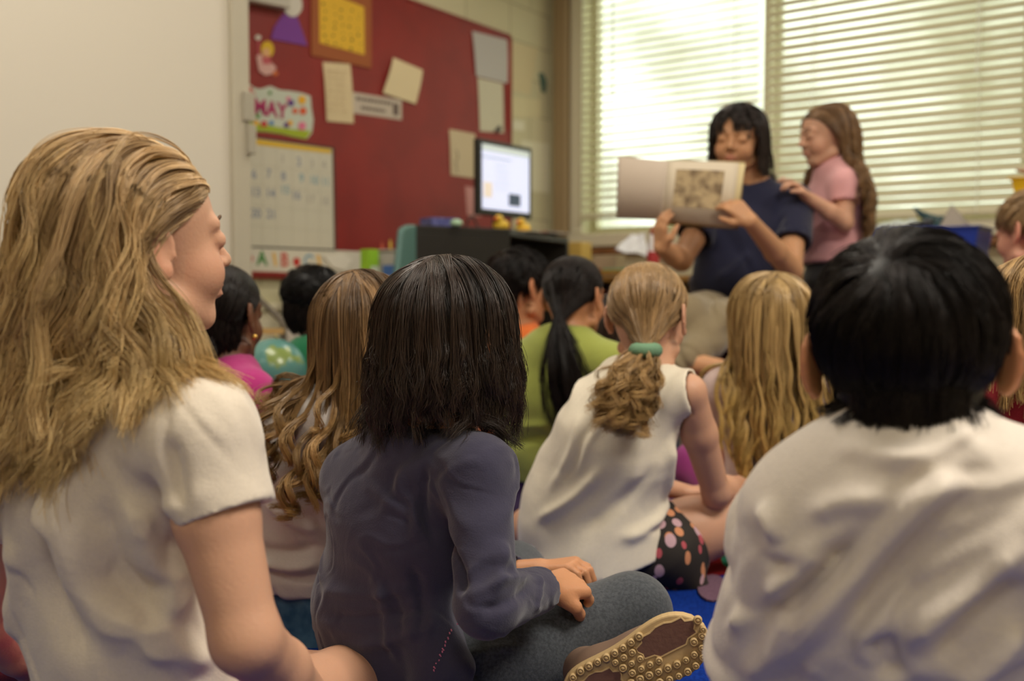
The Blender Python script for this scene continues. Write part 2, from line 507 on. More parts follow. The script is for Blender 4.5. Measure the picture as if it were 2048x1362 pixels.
def head_ops(hc, R, H, adult=False, ears=(1, -1), earsc=1.0, open_ear=1.0):
    k = H/0.2
    w = lambda x, y, z: hc+R@(np.array([x, y, z])*k)
    o = []
    U = lambda p, kk=0.01: o.append((p, kk*k, 'u'))
    S = lambda p, kk=0.004: o.append((p, kk*k, 's'))
    U(EL(w(0, -.012, .028), np.array([.070, .088, .072])*k, R))
    U(EL(w(0, .028, -.030), np.array([.053, .052, .063])*k, R), .02)
    U(EL(w(0, -.035, -.02), np.array([.052, .05, .05])*k, R), .02)
    U(RC(w(0, .060, -.083), w(0, .058, -.078), .016*k), .018)
    for s in (1, -1):
        U(EL(w(s*.031, .047, -.036), np.array([.024, .026, .026])*k, R), .016)
        U(RC(w(s*.05, .0, -.065), w(s*.022, .05, -.085), .014*k), .018)
        U(RC(w(s*.014, .074, .018), w(s*.04, .062, .017), .0075*k), .012)
    for s in (1, -1): S(EL(w(s*.029, .088, .0), np.array([.017, .016, .0115])*k, R), .010)
    for s in (1, -1): U(EL(w(s*.029, .0665, .0), np.array([.0155, .0135, .0125])*k, R), .003)
    U(RC(w(0, .074, .008), w(0, .094, -.022), .0058*k, .0084*k), .007)
    for s in (1, -1): U(EL(w(s*.0085, .084, -.0255), np.array([.0065, .009, .0062])*k, R), .004)
    U(EL(w(0, .074, -.0495), np.array([.0215, .0135, .0065])*k, R), .004)
    U(EL(w(0, .073, -.0595), np.array([.0185, .0140, .0068])*k, R), .004)
    S(RC(w(-.019, .087, -.0545), w(.019, .087, -.0545), .0014*k), .003)
    for s in ears:
        c = w(s*.073, -.008, -.008); oa = 0.42*open_ear
        e1 = nrm(R@np.array([s*math.sin(oa), -math.cos(oa), 0])); e3 = nrm(R@np.array([0, -.15, 1.0])); e2 = np.cross(e3, e1)
        RR = np.stack([e1, e2, e3], 1); q = k*earsc
        c = c+e1*.010*q
        U(EL(c, np.array([.016, .0045, .027])*q, RR), .003)
        pts = []
        for a in np.linspace(-0.5, 3.9, 9):
            pts.append(c+e1*math.cos(a-0.35)*.0155*q+e3*math.sin(a-0.35)*.0275*q*(1 if math.sin(a-0.35) > 0 else .85)+e2*0.0)
        for i in range(8): U(RC(pts[i], pts[i+1], .0038*q), .0025)
        U(EL(c+e3*-.0235*q-e1*.003*q, np.array([.0085, .0048, .009])*q, RR), .004)
        en = e2 if np.dot(e2, R[:, 0])*s > 0 else -e2
        S(EL(c-e1*.005*q+en*.006*q-e3*.003*q, np.array([.0085, .0050, .0145])*q, RR), .003)
    return o
def head_tint(hc, R, H, skin, lip=(0.55, 0.18, 0.15), blush=0.25):
    k = H/0.2; skin = np.array(skin[:3]); lip = np.array(lip)
    def t(V):
        L = (V-hc)@R/k
        c = np.tile(skin, (len(V), 1))
        m = np.exp(-(((L[:, 0]/.017)**2+((L[:, 2]+.0545)/.0105)**2)**1.5))*(L[:, 1] > .06)
        c = c*(1-m[:, None]*.75)+lip*m[:, None]*.75
        for s in (1, -1):
            m = np.exp(-(((L[:, 0]-s*.04)/.02)**2+((L[:, 2]+.03)/.02)**2))*(L[:, 1] > .02)*blush
            c = c*(1-m[:, None])+c*np.array([1.05, .72, .68])*m[:, None]
        m = np.clip((np.abs(L[:, 0])-.072)/.012, 0, 1)*(np.abs(L[:, 2]+.005) < .05)*(np.abs(L[:, 1]) < .05)*blush*1.2
        m = np.clip(m, 0, 1)
        c = c*(1-m[:, None])+c*np.array([1.1, .66, .58])*m[:, None]
        return np.concatenate([c, np.ones((len(V), 1))], 1)
    return t
def neck_ops(hc, R, H, nb, r=.036):
    k = H/0.2
    return [(RC(hc+R@(np.array([0, -.028, -.05])*k), nb, r*k*1.0, r*k*1.08), .02, 'u')]
def hand_ops(wr, dr, pal, side, size=1.0, curl=0.5, thumb=0.6, wrist_r=.0185, spread=1.0, curls=None):
    """dr: wrist to knuckles, pal: the way the palm faces, side: +1 right hand, -1 left"""
    dr = nrm(dr); pal = nrm(pal-dr*np.dot(pal, dr)); lat = np.cross(pal, dr)*side   # towards the thumb
    lat = nrm(lat); q = size; o = []
    wr = np.asarray(wr, float)
    kn = [wr+dr*q*l+lat*q*a for a, l in ((.0195, .052), (.0065, .055), (-.0065, .052), (-.018, .047))]
    for i in range(4):
        o.append((RC(wr+lat*q*(.010-.0065*i), kn[i], .0115*q, .0088*q), .006*q, 'u'))
    for i, (ln, r) in enumerate(((.041, .0068), (.046, .0070), (.042, .0067), (.033, .0060))):
        p = kn[i]; a = 0.0; c = curl if curls is None else curls[i]
        fan = lat*(0.10-0.07*i)*spread
        for j, fr in enumerate((.45, .32, .23)):
            a += c*(.75, 1.0, .7)[j]
            d = nrm(dr*math.cos(a)+pal*math.sin(a)+fan)
            p2 = p+d*ln*fr*1.05*q
            o.append((RC(p, p2, r*q*(1-.08*j), r*q*(.93-.08*j)), .0015*q, 'u')); p = p2
    b = wr+dr*.012*q+lat*.014*q+pal*.004*q
    d1 = nrm(dr*.62+lat*.72+pal*.25); p1 = b+d1*.024*q
    d2 = nrm(dr*(1-.3*thumb)+lat*(.45-.55*thumb)+pal*(.15+.6*thumb)); p2 = p1+d2*.020*q
    d3 = nrm(d2+pal*.3*thumb-lat*.25*thumb); p3 = p2+d3*.015*q
    o += [(RC(b, p1, .0115*q, .0088*q), .006*q, 'u'), (RC(p1, p2, .0082*q, .0075*q), .002*q, 'u'), (RC(p2, p3, .0075*q, .0060*q), .002*q, 'u')]
    return o

def sit(base, yaw, s=1.0, lean=6, lat=0, crossed=True):
    """joints of a child sitting cross-legged; base = point on the floor under the pelvis"""
    R = frame(yaw); b = np.array([base[0], base[1], 0.0])
    l = math.tan(math.radians(lean)); lt = math.tan(math.radians(lat))
    def w(x, y, z, tilt=True):
        return b+R@(np.array([x+(lt*z if tilt else 0), y+(l*z if tilt else 0), z])*s)
    J = dict(R=R, s=s, pel=w(0, 0, .10), waist=w(0, -.012, .20), chest=w(0, -.02, .33), up=w(0, -.005, .405), nb=w(0, .005, .445), hc=w(0, .03, .545))
    for n, g in (('R', 1), ('L', -1)):
        J['sh'+n] = w(g*.118, 0, .405); J['el'+n] = w(g*.155, .05, .225); J['wr'+n] = w(g*.07, .20, .17, False)
        J['hip'+n] = w(g*.065, .02, .088, False); J['kn'+n] = w(g*.215, .17, .125, False)
        J['an'+n] = w(-g*.04, .26+.03*g, .055, False); J['toe'+n] = w(-g*.13, .30+.03*g, .04, False)
    return J
def put(J, **kw):
    for k, v in kw.items():
        J[k] = P(*v) if isinstance(v, tuple) else np.asarray(v, float)
    return J

def torso(J, g=0.0, fat=1.0, g2=None, gs=0.0):
    s = J['s']*fat; g2 = g if g2 is None else g2
    sd = nrm(J['shR']-J['shL']); sp = nrm(J['hipR']-J['hipL']); mid = nrm(sd+sp)
    E = lambda a, b, wa, wb, side: EC(J[a], J[b], wa, wb, side)
    return [(E('pel', 'waist', (.100*s+g2, .076*s+g2), (.090*s+g2, .066*s+g2), mid), .03, 'u'),
            (E('waist', 'chest', (.090*s+g2, .066*s+g2), (.104*s+g, .072*s+g), mid), .03, 'u'),
            (E('chest', 'up', (.104*s+g, .072*s+g), (.086*s+g, .050*s+g), sd), .03, 'u'),
            (RC(J['up'], J['shR'], .044*s+g, .037*s+g+gs), .03, 'u'), (RC(J['up'], J['shL'], .044*s+g, .037*s+g+gs), .03, 'u'),
            (RC(J['up'], J['nb'], .052*s+g*.6, .040*s+g*.6), .03, 'u')]
def limb(J, a, b, ra, rb, g=0, bulge=1.07, k=.012):
    m = J[a]*.6+J[b]*.4; rm = (ra*.6+rb*.4)*bulge
    return [(RC(J[a], m, ra+g, rm+g), k, 'u'), (RC(m, J[b], rm+g, rb+g), k, 'u')]
def arms(J, g=0, sides='RL', f=1.0):
    s = J['s']*f; o = []
    for n in sides:
        o += limb(J, 'sh'+n, 'el'+n, .034*s, .0265*s, g); o += limb(J, 'el'+n, 'wr'+n, .0275*s, .0175*s, g, 1.12)
    return o
def legs(J, g=0, sides='RL', f=1.0, k=.02):
    s = J['s']*f; o = []
    for n in sides:
        o += limb(J, 'hip'+n, 'kn'+n, .066*s, .044*s, g, 1.03, k); o += limb(J, 'kn'+n, 'an'+n, .044*s, .026*s, g, 1.1, k)
    return o
def foot(J, n, r=1.0):
    s = J['s']*r
    a, t = J['an'+n], J['toe'+n]; d = nrm(t-a)
    heel = a-d*.02*s-UZ*.015*s
    return [(RC(a, heel, .026*s, .024*s), .01, 'u'), (RC(heel, t, .024*s, .018*s), .015, 'u'), (RC(a, t, .024*s, .014*s), .015, 'u')]
def prims(ops): return [o[0] for o in ops if o[2] == 'u']

SKIN = dict(fair=srgb(206, 158, 130), rosy=srgb(206, 152, 130), tan=srgb(190, 135, 98), brown=srgb(104, 66, 46), dark=srgb(66, 42, 32), olive=srgb(196, 146, 108))
def skin_mat():
    return mat('skin', (0.5, 0.3, 0.2, 1), 0.48, attr='tint', bump=.0004, bscale=300, sss=0.12, spec=0.35)

def cloth(name, col, col2=None, rough=0.9, wr=.004, wscale=10, **kw):
    return mat(name, col, rough, bump=.0005, bscale=500, sheen=.25, wr=wr*.7, wscale=wscale, spec=0.2,
               col2=col2 or tuple(c*.95 for c in col[:3])+(1,), cscale=kw.pop('cscale', 260), contrast=kw.pop('contrast', (.35, .65)), **kw)

# ------------------------------------------------------------------ hair
def hair(parent, hc, R, H, env, cols, style='long', n=3000, ng=170, L=.28, steps=24, rad=.0006, vol=.014, wave=(0, .1), curl=0.0,
         part=0.0, tie=None, tail=None, tailL=.2, tailr=.014, seed=1, clump=.75, fly=.004, zl=None, crown=(0, -.55, .83), grav=.3, keep=None,
         name='hair', capg=-.0008, stick=.35, lenf=None, blow=None, endcurl=0.0, light=1.0, fringe=False, wave_start=.25, m=None, flyn=0, cut=None, swept=0.0, rootel=None, cap=True):
    r = np.random.default_rng(seed); k = H/0.2
    cc = hc+R@(np.array([0, -.012, .028])*k); rad3 = np.array([.070, .088, .072])*k+.003
    hcc, hrad = cc, rad3
    if rootel is not None: cc = hc+R@(np.array(rootel[0])*k); rad3 = np.array(rootel[1])*k
    if zl is None: zl = lambda d: -0.75+1.2*np.clip((d[:, 1]+.35)/1.2, 0, 1)
    def roots(cnt):
        i = np.arange(cnt*3)+r.uniform(0, 1); ph = np.arccos(1-2*(i+.5)/(cnt*3)) if False else None
        d = r.normal(size=(cnt*(4 if keep is None else 30), 3)); d /= np.linalg.norm(d, axis=1, keepdims=True)
        d = d[d[:, 2] > zl(d)]
        if keep is not None: d = d[keep(d)]
        return d[:cnt]
    gd = roots(ng); cd = roots(n)
    gp = cc+(gd*rad3)@R.T; cp = cc+(cd*rad3)@R.T
    envp = prims(env) if env and isinstance(env[0], tuple) else list(env)
    headp = [EL(hcc, hrad-.001, R), EL(hc+R@(np.array([0, .015, -.03])*k), np.array([.056, .058, .062])*k, R)]+([EL(cc, rad3-.001, R)] if rootel is not None else [])
    E = headp+envp
    def out(p, lay):
        for _ in range(2):
            d = dist(E, p)-lay; mk = d < 0
            if mk.any():
                g = dgrad(E, p[mk]); p = p.copy(); p[mk] -= g*d[mk][:, None]
        return p
    nrm_l = gd/rad3; nrm_l /= np.linalg.norm(nrm_l, axis=1, keepdims=True)
    def tang(v): v = v-nrm_l*(v*nrm_l).sum(1, keepdims=True); return v/(np.linalg.norm(v, axis=1, keepdims=True)+1e-9)
    gl = np.full(ng, L)*r.uniform(.88, 1.06, ng)
    if lenf is not None: gl = gl*lenf(gd)
    lay = vol*(r.uniform(.1, 1, ng))
    down = np.array([0, 0, -1.0])
    if style in ('long', 'short'):
        if style == 'long':
            sx = np.sign(gd[:, 0]-part+1e-4)*np.clip(np.abs(gd[:, 0]-part)*5, .35, 1)
            bk = np.clip((-gd[:, 1]-.1)/.4, 0, 1)
            sx = sx*(1-bk)+gd[:, 0]*.6*bk
            v0 = np.stack([sx*(.9-.5*swept), -.25-.25*gd[:, 1]-swept*np.clip(gd[:, 1]+.4, 0, 1), -.35-.5*bk], 1)
            if fringe:
                mfr = gd[:, 1] > .35
                v0[mfr] = np.stack([gd[mfr, 0]*.5, 1.0+0*gd[mfr, 0], -.2+0*gd[mfr, 0]], 1)
        else:
            c = np.array(crown); v0 = gd-c+np.array([.0, 0, 0])
            sw = np.cross(gd, c)*.6; v0 = v0+sw
        v = tang(v0)@R.T
        path = [gp]; p = gp.copy(); ds = (gl/(steps-1))[:, None]
        for j in range(1, steps):
            t = j/(steps-1)
            gv = np.tile(down*grav, (ng, 1))
            if swept:
                lp = (p-hc)@R/k; wgt = np.clip((lp[:, 1]+.03)/.05, 0, 1)*np.clip((lp[:, 2]+.06)/.05, 0, 1)*swept
                gv = gv+(-R[:, 1])[None, :]*(wgt*.55)[:, None]+UZ*(wgt*grav*.4)[:, None]
            if blow is not None: gv = gv+blow(p, t, gd)
            v2 = v*(1-grav*.6)+gv
            v2 /= np.linalg.norm(v2, axis=1, keepdims=True)+1e-9
            q = p+v2*ds
            lj = lay*min(1, .25+2.0*t)
            q = out(q, lj)
            if stick:
                ex_ = dist(headp, q)-lj; lz = ((q-hc)@R)[:, 2]/k
                mk = (ex_ > 0) & ((lz > (-.03 if style == 'short' else .02)))
                if mk.any(): q[mk] -= dgrad(headp, q[mk])*(ex_[mk]*stick)[:, None]
            v = q-p; v /= np.linalg.norm(v, axis=1, keepdims=True)+1e-9
            p = q; path.append(p)
        G = np.stack(path, 1)
    else:   # gathered in a tie, then a falling tail
        m1 = int(steps*.42); path = []
        bo = r.normal(size=(ng, 3))*tailr*.45
        for j in range(m1):
            t = j/(m1-1); q = gp*(1-t)+(tie+bo*.4)*t
            q = out(q, lay*.35*math.sin(math.pi*min(t*1.1, 1))+.001) if j < m1-1 else q
            path.append(q)
        p = path[-1]; td = nrm(tail) if tail is not None else down
        v = np.tile(td, (ng, 1))+bo*12; v /= np.linalg.norm(v, axis=1, keepdims=True)
        gl = tailL*r.uniform(.7, 1.1, ng); ds = (gl/(steps-m1))[:, None]
        for j in range(m1, steps):
            t = (j-m1)/(steps-m1)
            gv = down*grav + bo*(14*(0.5-t))
            if blow is not None: gv = gv+blow(p, t, gd)
            v2 = v*(1-grav*.6)+gv; v2 /= np.linalg.norm(v2, axis=1, keepdims=True)+1e-9
            q = p+v2*ds; q = out(q, lay*.8+.002); v = q-p; v /= np.linalg.norm(v, axis=1, keepdims=True)+1e-9
            p = q; path.append(p)
        G = np.stack(path, 1)
    if cut is not None:
        co, cn, cj = cut; al = (G-co)@cn     # positive = beyond the cut
        for i in range(len(G)):
            lim = r.normal()*cj; q = np.where(al[i] > lim)[0]
            if len(q) and q[0] > 1:
                j = q[0]; f_ = (lim-al[i, j-1])/(al[i, j]-al[i, j-1]+1e-9); e_ = j-1+np.clip(f_, 0, 1)
                tq = np.linspace(0, e_, steps)
                G[i] = np.stack([np.interp(tq, np.arange(steps), G[i, :, c]) for c in range(3)], 1)
    # smooth along, then waves and curls
    for _ in range(2): G[:, 1:-1] = G[:, 1:-1]*.5+(G[:, :-2]+G[:, 2:])*.25
    T = np.gradient(G, axis=1); sl = np.linalg.norm(T, axis=2, keepdims=True)+1e-9; T = T/sl
    arc = np.concatenate([np.zeros((ng, 1)), np.cumsum(np.linalg.norm(np.diff(G, axis=1), axis=2), axis=1)], 1)
    Nn = dgrad(E, G.reshape(-1, 3)).reshape(G.shape)
    Nn = Nn-T*(Nn*T).sum(2, keepdims=True); Nn /= np.linalg.norm(Nn, axis=2, keepdims=True)+1e-9
    Sd = np.cross(T, Nn)
    tt = np.linspace(0, 1, steps)[None, :]
    ramp = np.clip((tt-wave_start)/(1-wave_start), 0, 1)
    ph = (r.uniform(0, 6.28, (ng, 1)))
    lam = wave[1]*r.uniform(.8, 1.25, (ng, 1)); am = wave[0]*r.uniform(.5, 1.2, (ng, 1))
    if wave[0]:
        G = G+Sd*(am*ramp**.8*np.sin(6.283*arc/lam+ph))[:, :, None]+Nn*(am*ramp*(.5+.5*np.cos(6.283*arc/lam+ph)))[:, :, None]
    if endcurl:   # ringlets: the tips wind round
        er = np.clip((tt-.62)/.38, 0, 1); sgn = r.choice([-1, 1], (ng, 1))
        a = er*r.uniform(4.5, 9.0, (ng, 1))*1.0
        G = G+(Sd*(sgn*np.sin(a)*endcurl*er**.5)[:, :, None]+Nn*((1-np.cos(a))*endcurl*.8)[:, :, None]-T*((er*a*.35)*endcurl)[:, :, None])
    # children
    D2 = ((cd[:, None, :]-gd[None, :, :])**2).sum(2)
    D2 += r.uniform(0, .02, D2.shape)
    near = D2.argmin(1)
    offv = cp-gp[near]
    cr = (1-clump*np.clip(tt*2.2, 0, 1))[0]
    if style == 'pony':
        m1 = int(steps*.42); cr = np.clip(1-np.arange(steps)/(m1-1), 0, 1)*1.0+0.0
    jit = r.normal(size=(n, 1, 3))*fly*np.clip(tt, .1, 1)[:, :, None]
    jit2 = r.normal(size=(n, 1, 3))*fly*.8*(np.sin(6.28*(tt*r.uniform(.5, 2, (n, 1))+r.uniform(0, 1, (n, 1))))*tt)[:, :, None]
    Cc = G[near]+offv[:, None, :]*cr[None, :, None]+jit+jit2
    if flyn:
        f = r.choice(n, flyn, replace=False)
        Cc[f] += (r.normal(size=(flyn, 1, 3))*.012)*(tt[0][None, :, None]**1.5)
    skull = out(Cc.reshape(-1, 3), .0008)
    Cc = skull.reshape(Cc.shape)
    Cc[:, 0] = cp
    # shorten single strands a little so the ends are not cut level
    T = np.gradient(Cc, axis=1); T /= np.linalg.norm(T, axis=2, keepdims=True)+1e-9
    ref = nrm([.3, .5, .8]); A = np.cross(T, ref); A /= np.linalg.norm(A, axis=2, keepdims=True)+1e-9; B = np.cross(T, A)
    prof = (rad*np.clip(1.15-tt, .18, 1)**.6)[:, :, None]*r.uniform(.7, 1.25, (n, 1, 1))
    sides = 3; Vs = []
    for q in range(sides):
        th = 2*math.pi*q/sides
        Vs.append(Cc+(A*math.cos(th)+B*math.sin(th))*prof)
    V = np.stack(Vs, 2).reshape(-1, 3)
    base = np.arange(n)[:, None, None]*steps*sides; jj = np.arange(steps-1)[None, :, None]*sides; q = np.arange(sides)[None, None, :]; q2 = (q+1) % sides
    Fq = np.stack([base+jj+q, base+jj+q2, base+jj+sides+q2, base+jj+sides+q], -1).reshape(-1, 4)
    c0, c1, c2 = [np.array(c[:3]) for c in cols]
    gm = np.random.default_rng(seed+5).uniform(0, 1, ng)[near][:, None]*.65+r.uniform(0, 1, (n, 1))*.35
    cmix = gm*np.ones_like(tt)
    colr = c0+(c1-c0)*cmix[:, :, None]
    tp = (np.clip((tt-.35)/.65, 0, 1)*np.ones((n, 1)))[:, :, None]*.6
    colr = colr*(1-tp)+c2*tp*(.7+.6*gm[:, :, None])
    colv = np.repeat(colr[:, :, None, :], sides, 2).reshape(-1, 3)
    # close-fitting under-layer on the scalp
    hb = max(.004, .004*k)
    cut_n = -nrm(R@np.array([0, -.6, 1.0])); cut_o = cc+R@(np.array([0, 0, -.22*rad3[2]]))
    capE = EL(cc, rad3+capg, R, cut=[(cut_o, cut_n)])
    Am, Lm, hm = field([(capE, 0, 'u')], hb); cv, cf = surf_nets(Am, Lm, hm)
    V2 = np.concatenate([V, cv]); F2 = np.concatenate([Fq, cf+len(V)])
    col = np.concatenate([colv, np.tile(c0*.7, (len(cv), 1))]); col = np.concatenate([col, np.ones((len(col), 1))], 1)
    o = mesh_np(name, V2, F2, m or hair_mat(light), parent, smooth=True, attr=col)
    return o
def hair_mat(light=1.0):
    return mat('hair_%d' % int(light*100), (.2, .1, .05, 1), 0.38, attr='tint', spec=.5*light)
def eyes(parent, hc, R, H, iris=(80, 60, 40), closed=False):
    k = H/0.2
    for s in (1, -1):
        c = hc+R@(np.array([s*.029, .0665, .0])*k)
        V, Fc = ball(c, .0125*k, 14, 10)
        L = (V-c)@R/(.0125*k)
        white = np.array([.72, .68, .62, 1]); ir = np.array(srgb(*iris)); bk = np.array([.01, .01, .01, 1])
        rr = np.sqrt(L[:, 0]**2+(L[:, 2]+.1)**2)
        col = np.where(rr[:, None] < .22, bk, np.where(rr[:, None] < .5, ir, white))
        mesh_np('eye', V, Fc, mat('eye', (1, 1, 1, 1), .15, attr='tint'), parent, True, col)
        mb = MB(); pts = [hc+R@(np.array([s*x, y, z])*k) for x, y, z in ((.013, .081, .021), (.022, .080, .026), (.034, .074, .026), (.044, .064, .020))]
        mb.tube(pts, [.0016*k, .002*k, .0018*k, .0008*k], 6)
        mb.build('eyebrow', mat('eyebrow', srgb(92, 66, 44), .8), parent, True)
def ball(c, r, nu=20, nv=14, R=None, sc=(1, 1, 1)):
    V = []; Fc = []
    for i in range(nv+1):
        ph = math.pi*(i+.0)/nv
        ph = min(max(ph, .02), math.pi-.02)
        for j in range(nu):
            th = 2*math.pi*j/nu
            V.append([math.sin(ph)*math.cos(th)*sc[0], math.sin(ph)*math.sin(th)*sc[1], math.cos(ph)*sc[2]])
    for i in range(nv):
        for j in range(nu):
            q = (j+1) % nu
            Fc.append([i*nu+j, (i+1)*nu+j, (i+1)*nu+q, i*nu+q])
    V = np.array(V)*r
    if R is not None: V = V@np.asarray(R).T
    return V+np.asarray(c), np.array(Fc)
def sleeve(J, n, t, r0, r1, bore=None, s=1.0, drop=(0, 0, 0), flare=0.0):
    """sleeve from the shoulder to fraction t of the upper arm (t<=1) or t-1 of the forearm"""
    sh, el, wr = J['sh'+n], J['el'+n], J['wr'+n]; o = []; sub = []
    if t <= 1:
        e = sh+(el-sh)*t+np.array(drop); ax = nrm(e-sh)
        o.append((RC(sh, e+ax*.05, r0, r1+flare, cut=[(e, ax)]), .02, 'u'))
        b0 = sh+(e-sh)*.72; sub.append((RC(b0, e+ax*.08, r1-.010, r1-.003+flare), .004, 's'))
    else:
        o.append((RC(sh, el, r0, (r0+r1)/2), .02, 'u'))
        e = el+(wr-el)*(t-1); ax = nrm(wr-el)
        o.append((RC(el, e+ax*.04, (r0+r1)/2, r1, cut=[(e, ax)]), .015, 'u'))
        sub.append((RC(e-ax*.02, e+ax*.06, r1-.005, r1-.004), .002, 's'))
    return o, sub
# ------------------------------------------------------------------ the room
wall_m = mat('wall_paint', srgb(206, 199, 168), .75, bump=.0006, bscale=120)
ceil_m = mat('ceiling_tile', srgb(226, 222, 208), .9, bump=.002, bscale=40)
floor_m = mat('floor_vinyl', srgb(150, 138, 118), .45, col2=srgb(128, 116, 98), cscale=14)
trim_m = mat('trim_paint', srgb(222, 216, 190), .5)
white_m = mat('white_laminate', srgb(218, 210, 194), .5, bump=.0002, bscale=50)
RT, RS, RH = 8.0, 7.0, 2.7
def rbox(mb, t0, t1, s0, s1, z0, z1):
    return mb.box(room_pt(t0, s0, z0), UB*(t1-t0), UW*(s1-s0), UZ*(z1-z0))
def structure(name, mb, m, **kw):
    return tag(mb.build(name, m, **kw), kind='structure')
structure('floor', rbox(MB(), -.2, RT+.2, -.2, RS+.2, -.1, 0), floor_m)
structure('ceiling', rbox(MB(), -.2, RT+.2, -.2, RS+.2, RH, RH+.1), ceil_m)
# cinder-block courses on the board wall
blk = mat('block_wall', srgb(206, 200, 166), .8, bump=.0008, bscale=90)
nt = blk.node_tree; b = nt.nodes['Principled BSDF']
def block_nodes(nt, b, axis):
    tc = nt.nodes.new('ShaderNodeTexCoord'); mp = nt.nodes.new('ShaderNodeMapping'); mp.inputs['Rotation'].default_value = (0, 0, ANG)
    nt.links.new(tc.outputs['Object'], mp.inputs['Vector'])
    sx = nt.nodes.new('ShaderNodeSeparateXYZ'); cx = nt.nodes.new('ShaderNodeCombineXYZ'); nt.links.new(mp.outputs['Vector'], sx.inputs[0])
    nt.links.new(sx.outputs[axis], cx.inputs['X']); nt.links.new(sx.outputs['Z'], cx.inputs['Y'])
    br = nt.nodes.new('ShaderNodeTexBrick'); br.inputs['Scale'].default_value = 1; br.inputs['Brick Width'].default_value = .4; br.inputs['Row Height'].default_value = .2
    br.inputs['Mortar Size'].default_value = .005; br.inputs['Color1'].default_value = srgb(210, 203, 170); br.inputs['Color2'].default_value = srgb(203, 197, 163); br.inputs['Mortar'].default_value = srgb(176, 168, 136)
    nt.links.new(cx.outputs[0], br.inputs['Vector']); nt.links.new(br.outputs['Color'], b.inputs['Base Color'])
block_nodes(nt, b, 'Y')
structure('wall_left', rbox(MB(), -.2, RT+.2, -.2, 0, 0, RH), blk)
structure('wall_right', rbox(MB(), -.2, RT+.2, RS, RS+.2, 0, RH), wall_m)
structure('wall_front', rbox(MB(), RT, RT+.2, 0, RS, 0, RH), wall_m)
# window wall with one long opening
WZ0, WZ1, WS0, WS1 = .92, 2.52, .235, 3.75
mb = MB(); rbox(mb, -.2, 0, 0, RS, 0, WZ0); rbox(mb, -.2, 0, 0, RS, WZ1, RH); rbox(mb, -.2, 0, 0, WS0, WZ0, WZ1); rbox(mb, -.2, 0, WS1, RS, WZ0, WZ1)
structure('wall_back', mb, wall_m)
MUL = [1.34, 2.56]
edges = [WS0]+MUL+[WS1]
glass = bpy.data.materials.new('window_glass'); glass.use_nodes = True
nt = glass.node_tree; nt.nodes.clear(); o_ = nt.nodes.new('ShaderNodeOutputMaterial'); tr = nt.nodes.new('ShaderNodeBsdfTransparent'); gl = nt.nodes.new('ShaderNodeBsdfGlossy')
gl.inputs['Roughness'].default_value = .02; mx = nt.nodes.new('ShaderNodeMixShader'); mx.inputs[0].default_value = .07; tr.inputs[0].default_value = (.95, .98, .95, 1)
nt.links.new(tr.outputs[0], mx.inputs[1]); nt.links.new(gl.outputs[0], mx.inputs[2]); nt.links.new(mx.outputs[0], o_.inputs[0])
for i in range(3):
    a, b2 = edges[i], edges[i+1]
    mb = MB(); f = .035
    rbox(mb, -.15, -.09, a, b2, WZ0, WZ0+f); rbox(mb, -.15, -.09, a, b2, WZ1-f, WZ1); rbox(mb, -.15, -.09, a, a+f, WZ0+f, WZ1-f); rbox(mb, -.15, -.09, b2-f, b2, WZ0+f, WZ1-f)
    w_ = structure('window_%d' % (i+1), mb, trim_m)
    mb = MB(); rbox(mb, -.125, -.12, a+f, b2-f, WZ0+f, WZ1-f)
    mb.build('window_pane', glass, w_)
mb = MB()
for s in MUL: rbox(mb, -.09, -.006, s-.018, s+.018, WZ0, WZ1)
structure('trim_1', mb, trim_m)
mb = MB(); rbox(mb, 0, .03, 0.0, RS, .84, .915); structure('trim_2', mb, trim_m, bevel=.004)
wood_m = mat('ledge_wood', srgb(142, 96, 56), .5, col2=srgb(118, 76, 42), cscale=5, stretch=(3, 3, 30))
mb = MB(); rbox(mb, 0, .05, 0.02, RS-.02, .795, .828); structure('trim_3', mb, wood_m, bevel=.004)
mb = MB(); rbox(mb, 0, .055, .05, .145, 0, RH); structure('trim_4', mb, mat('pipe_paint', srgb(156, 134, 100), .6), bevel=.015)
mb = MB(); rbox(mb, 0.0, .018, .152, .232, .92, RH); structure('trim_5', mb, trim_m, bevel=.003)
mb = MB(); rbox(mb, .3, 4.5, 0, .07, .50, .53); rbox(mb, .3, 4.5, 0, .05, .12, .50); structure('trim_6', mb, trim_m, bevel=.006)
mb = MB(); rbox(mb, .3, RT, 0, .015, 0, .10); structure('baseboard_left', mb, mat('baseboard_vinyl', srgb(92, 84, 72), .6))

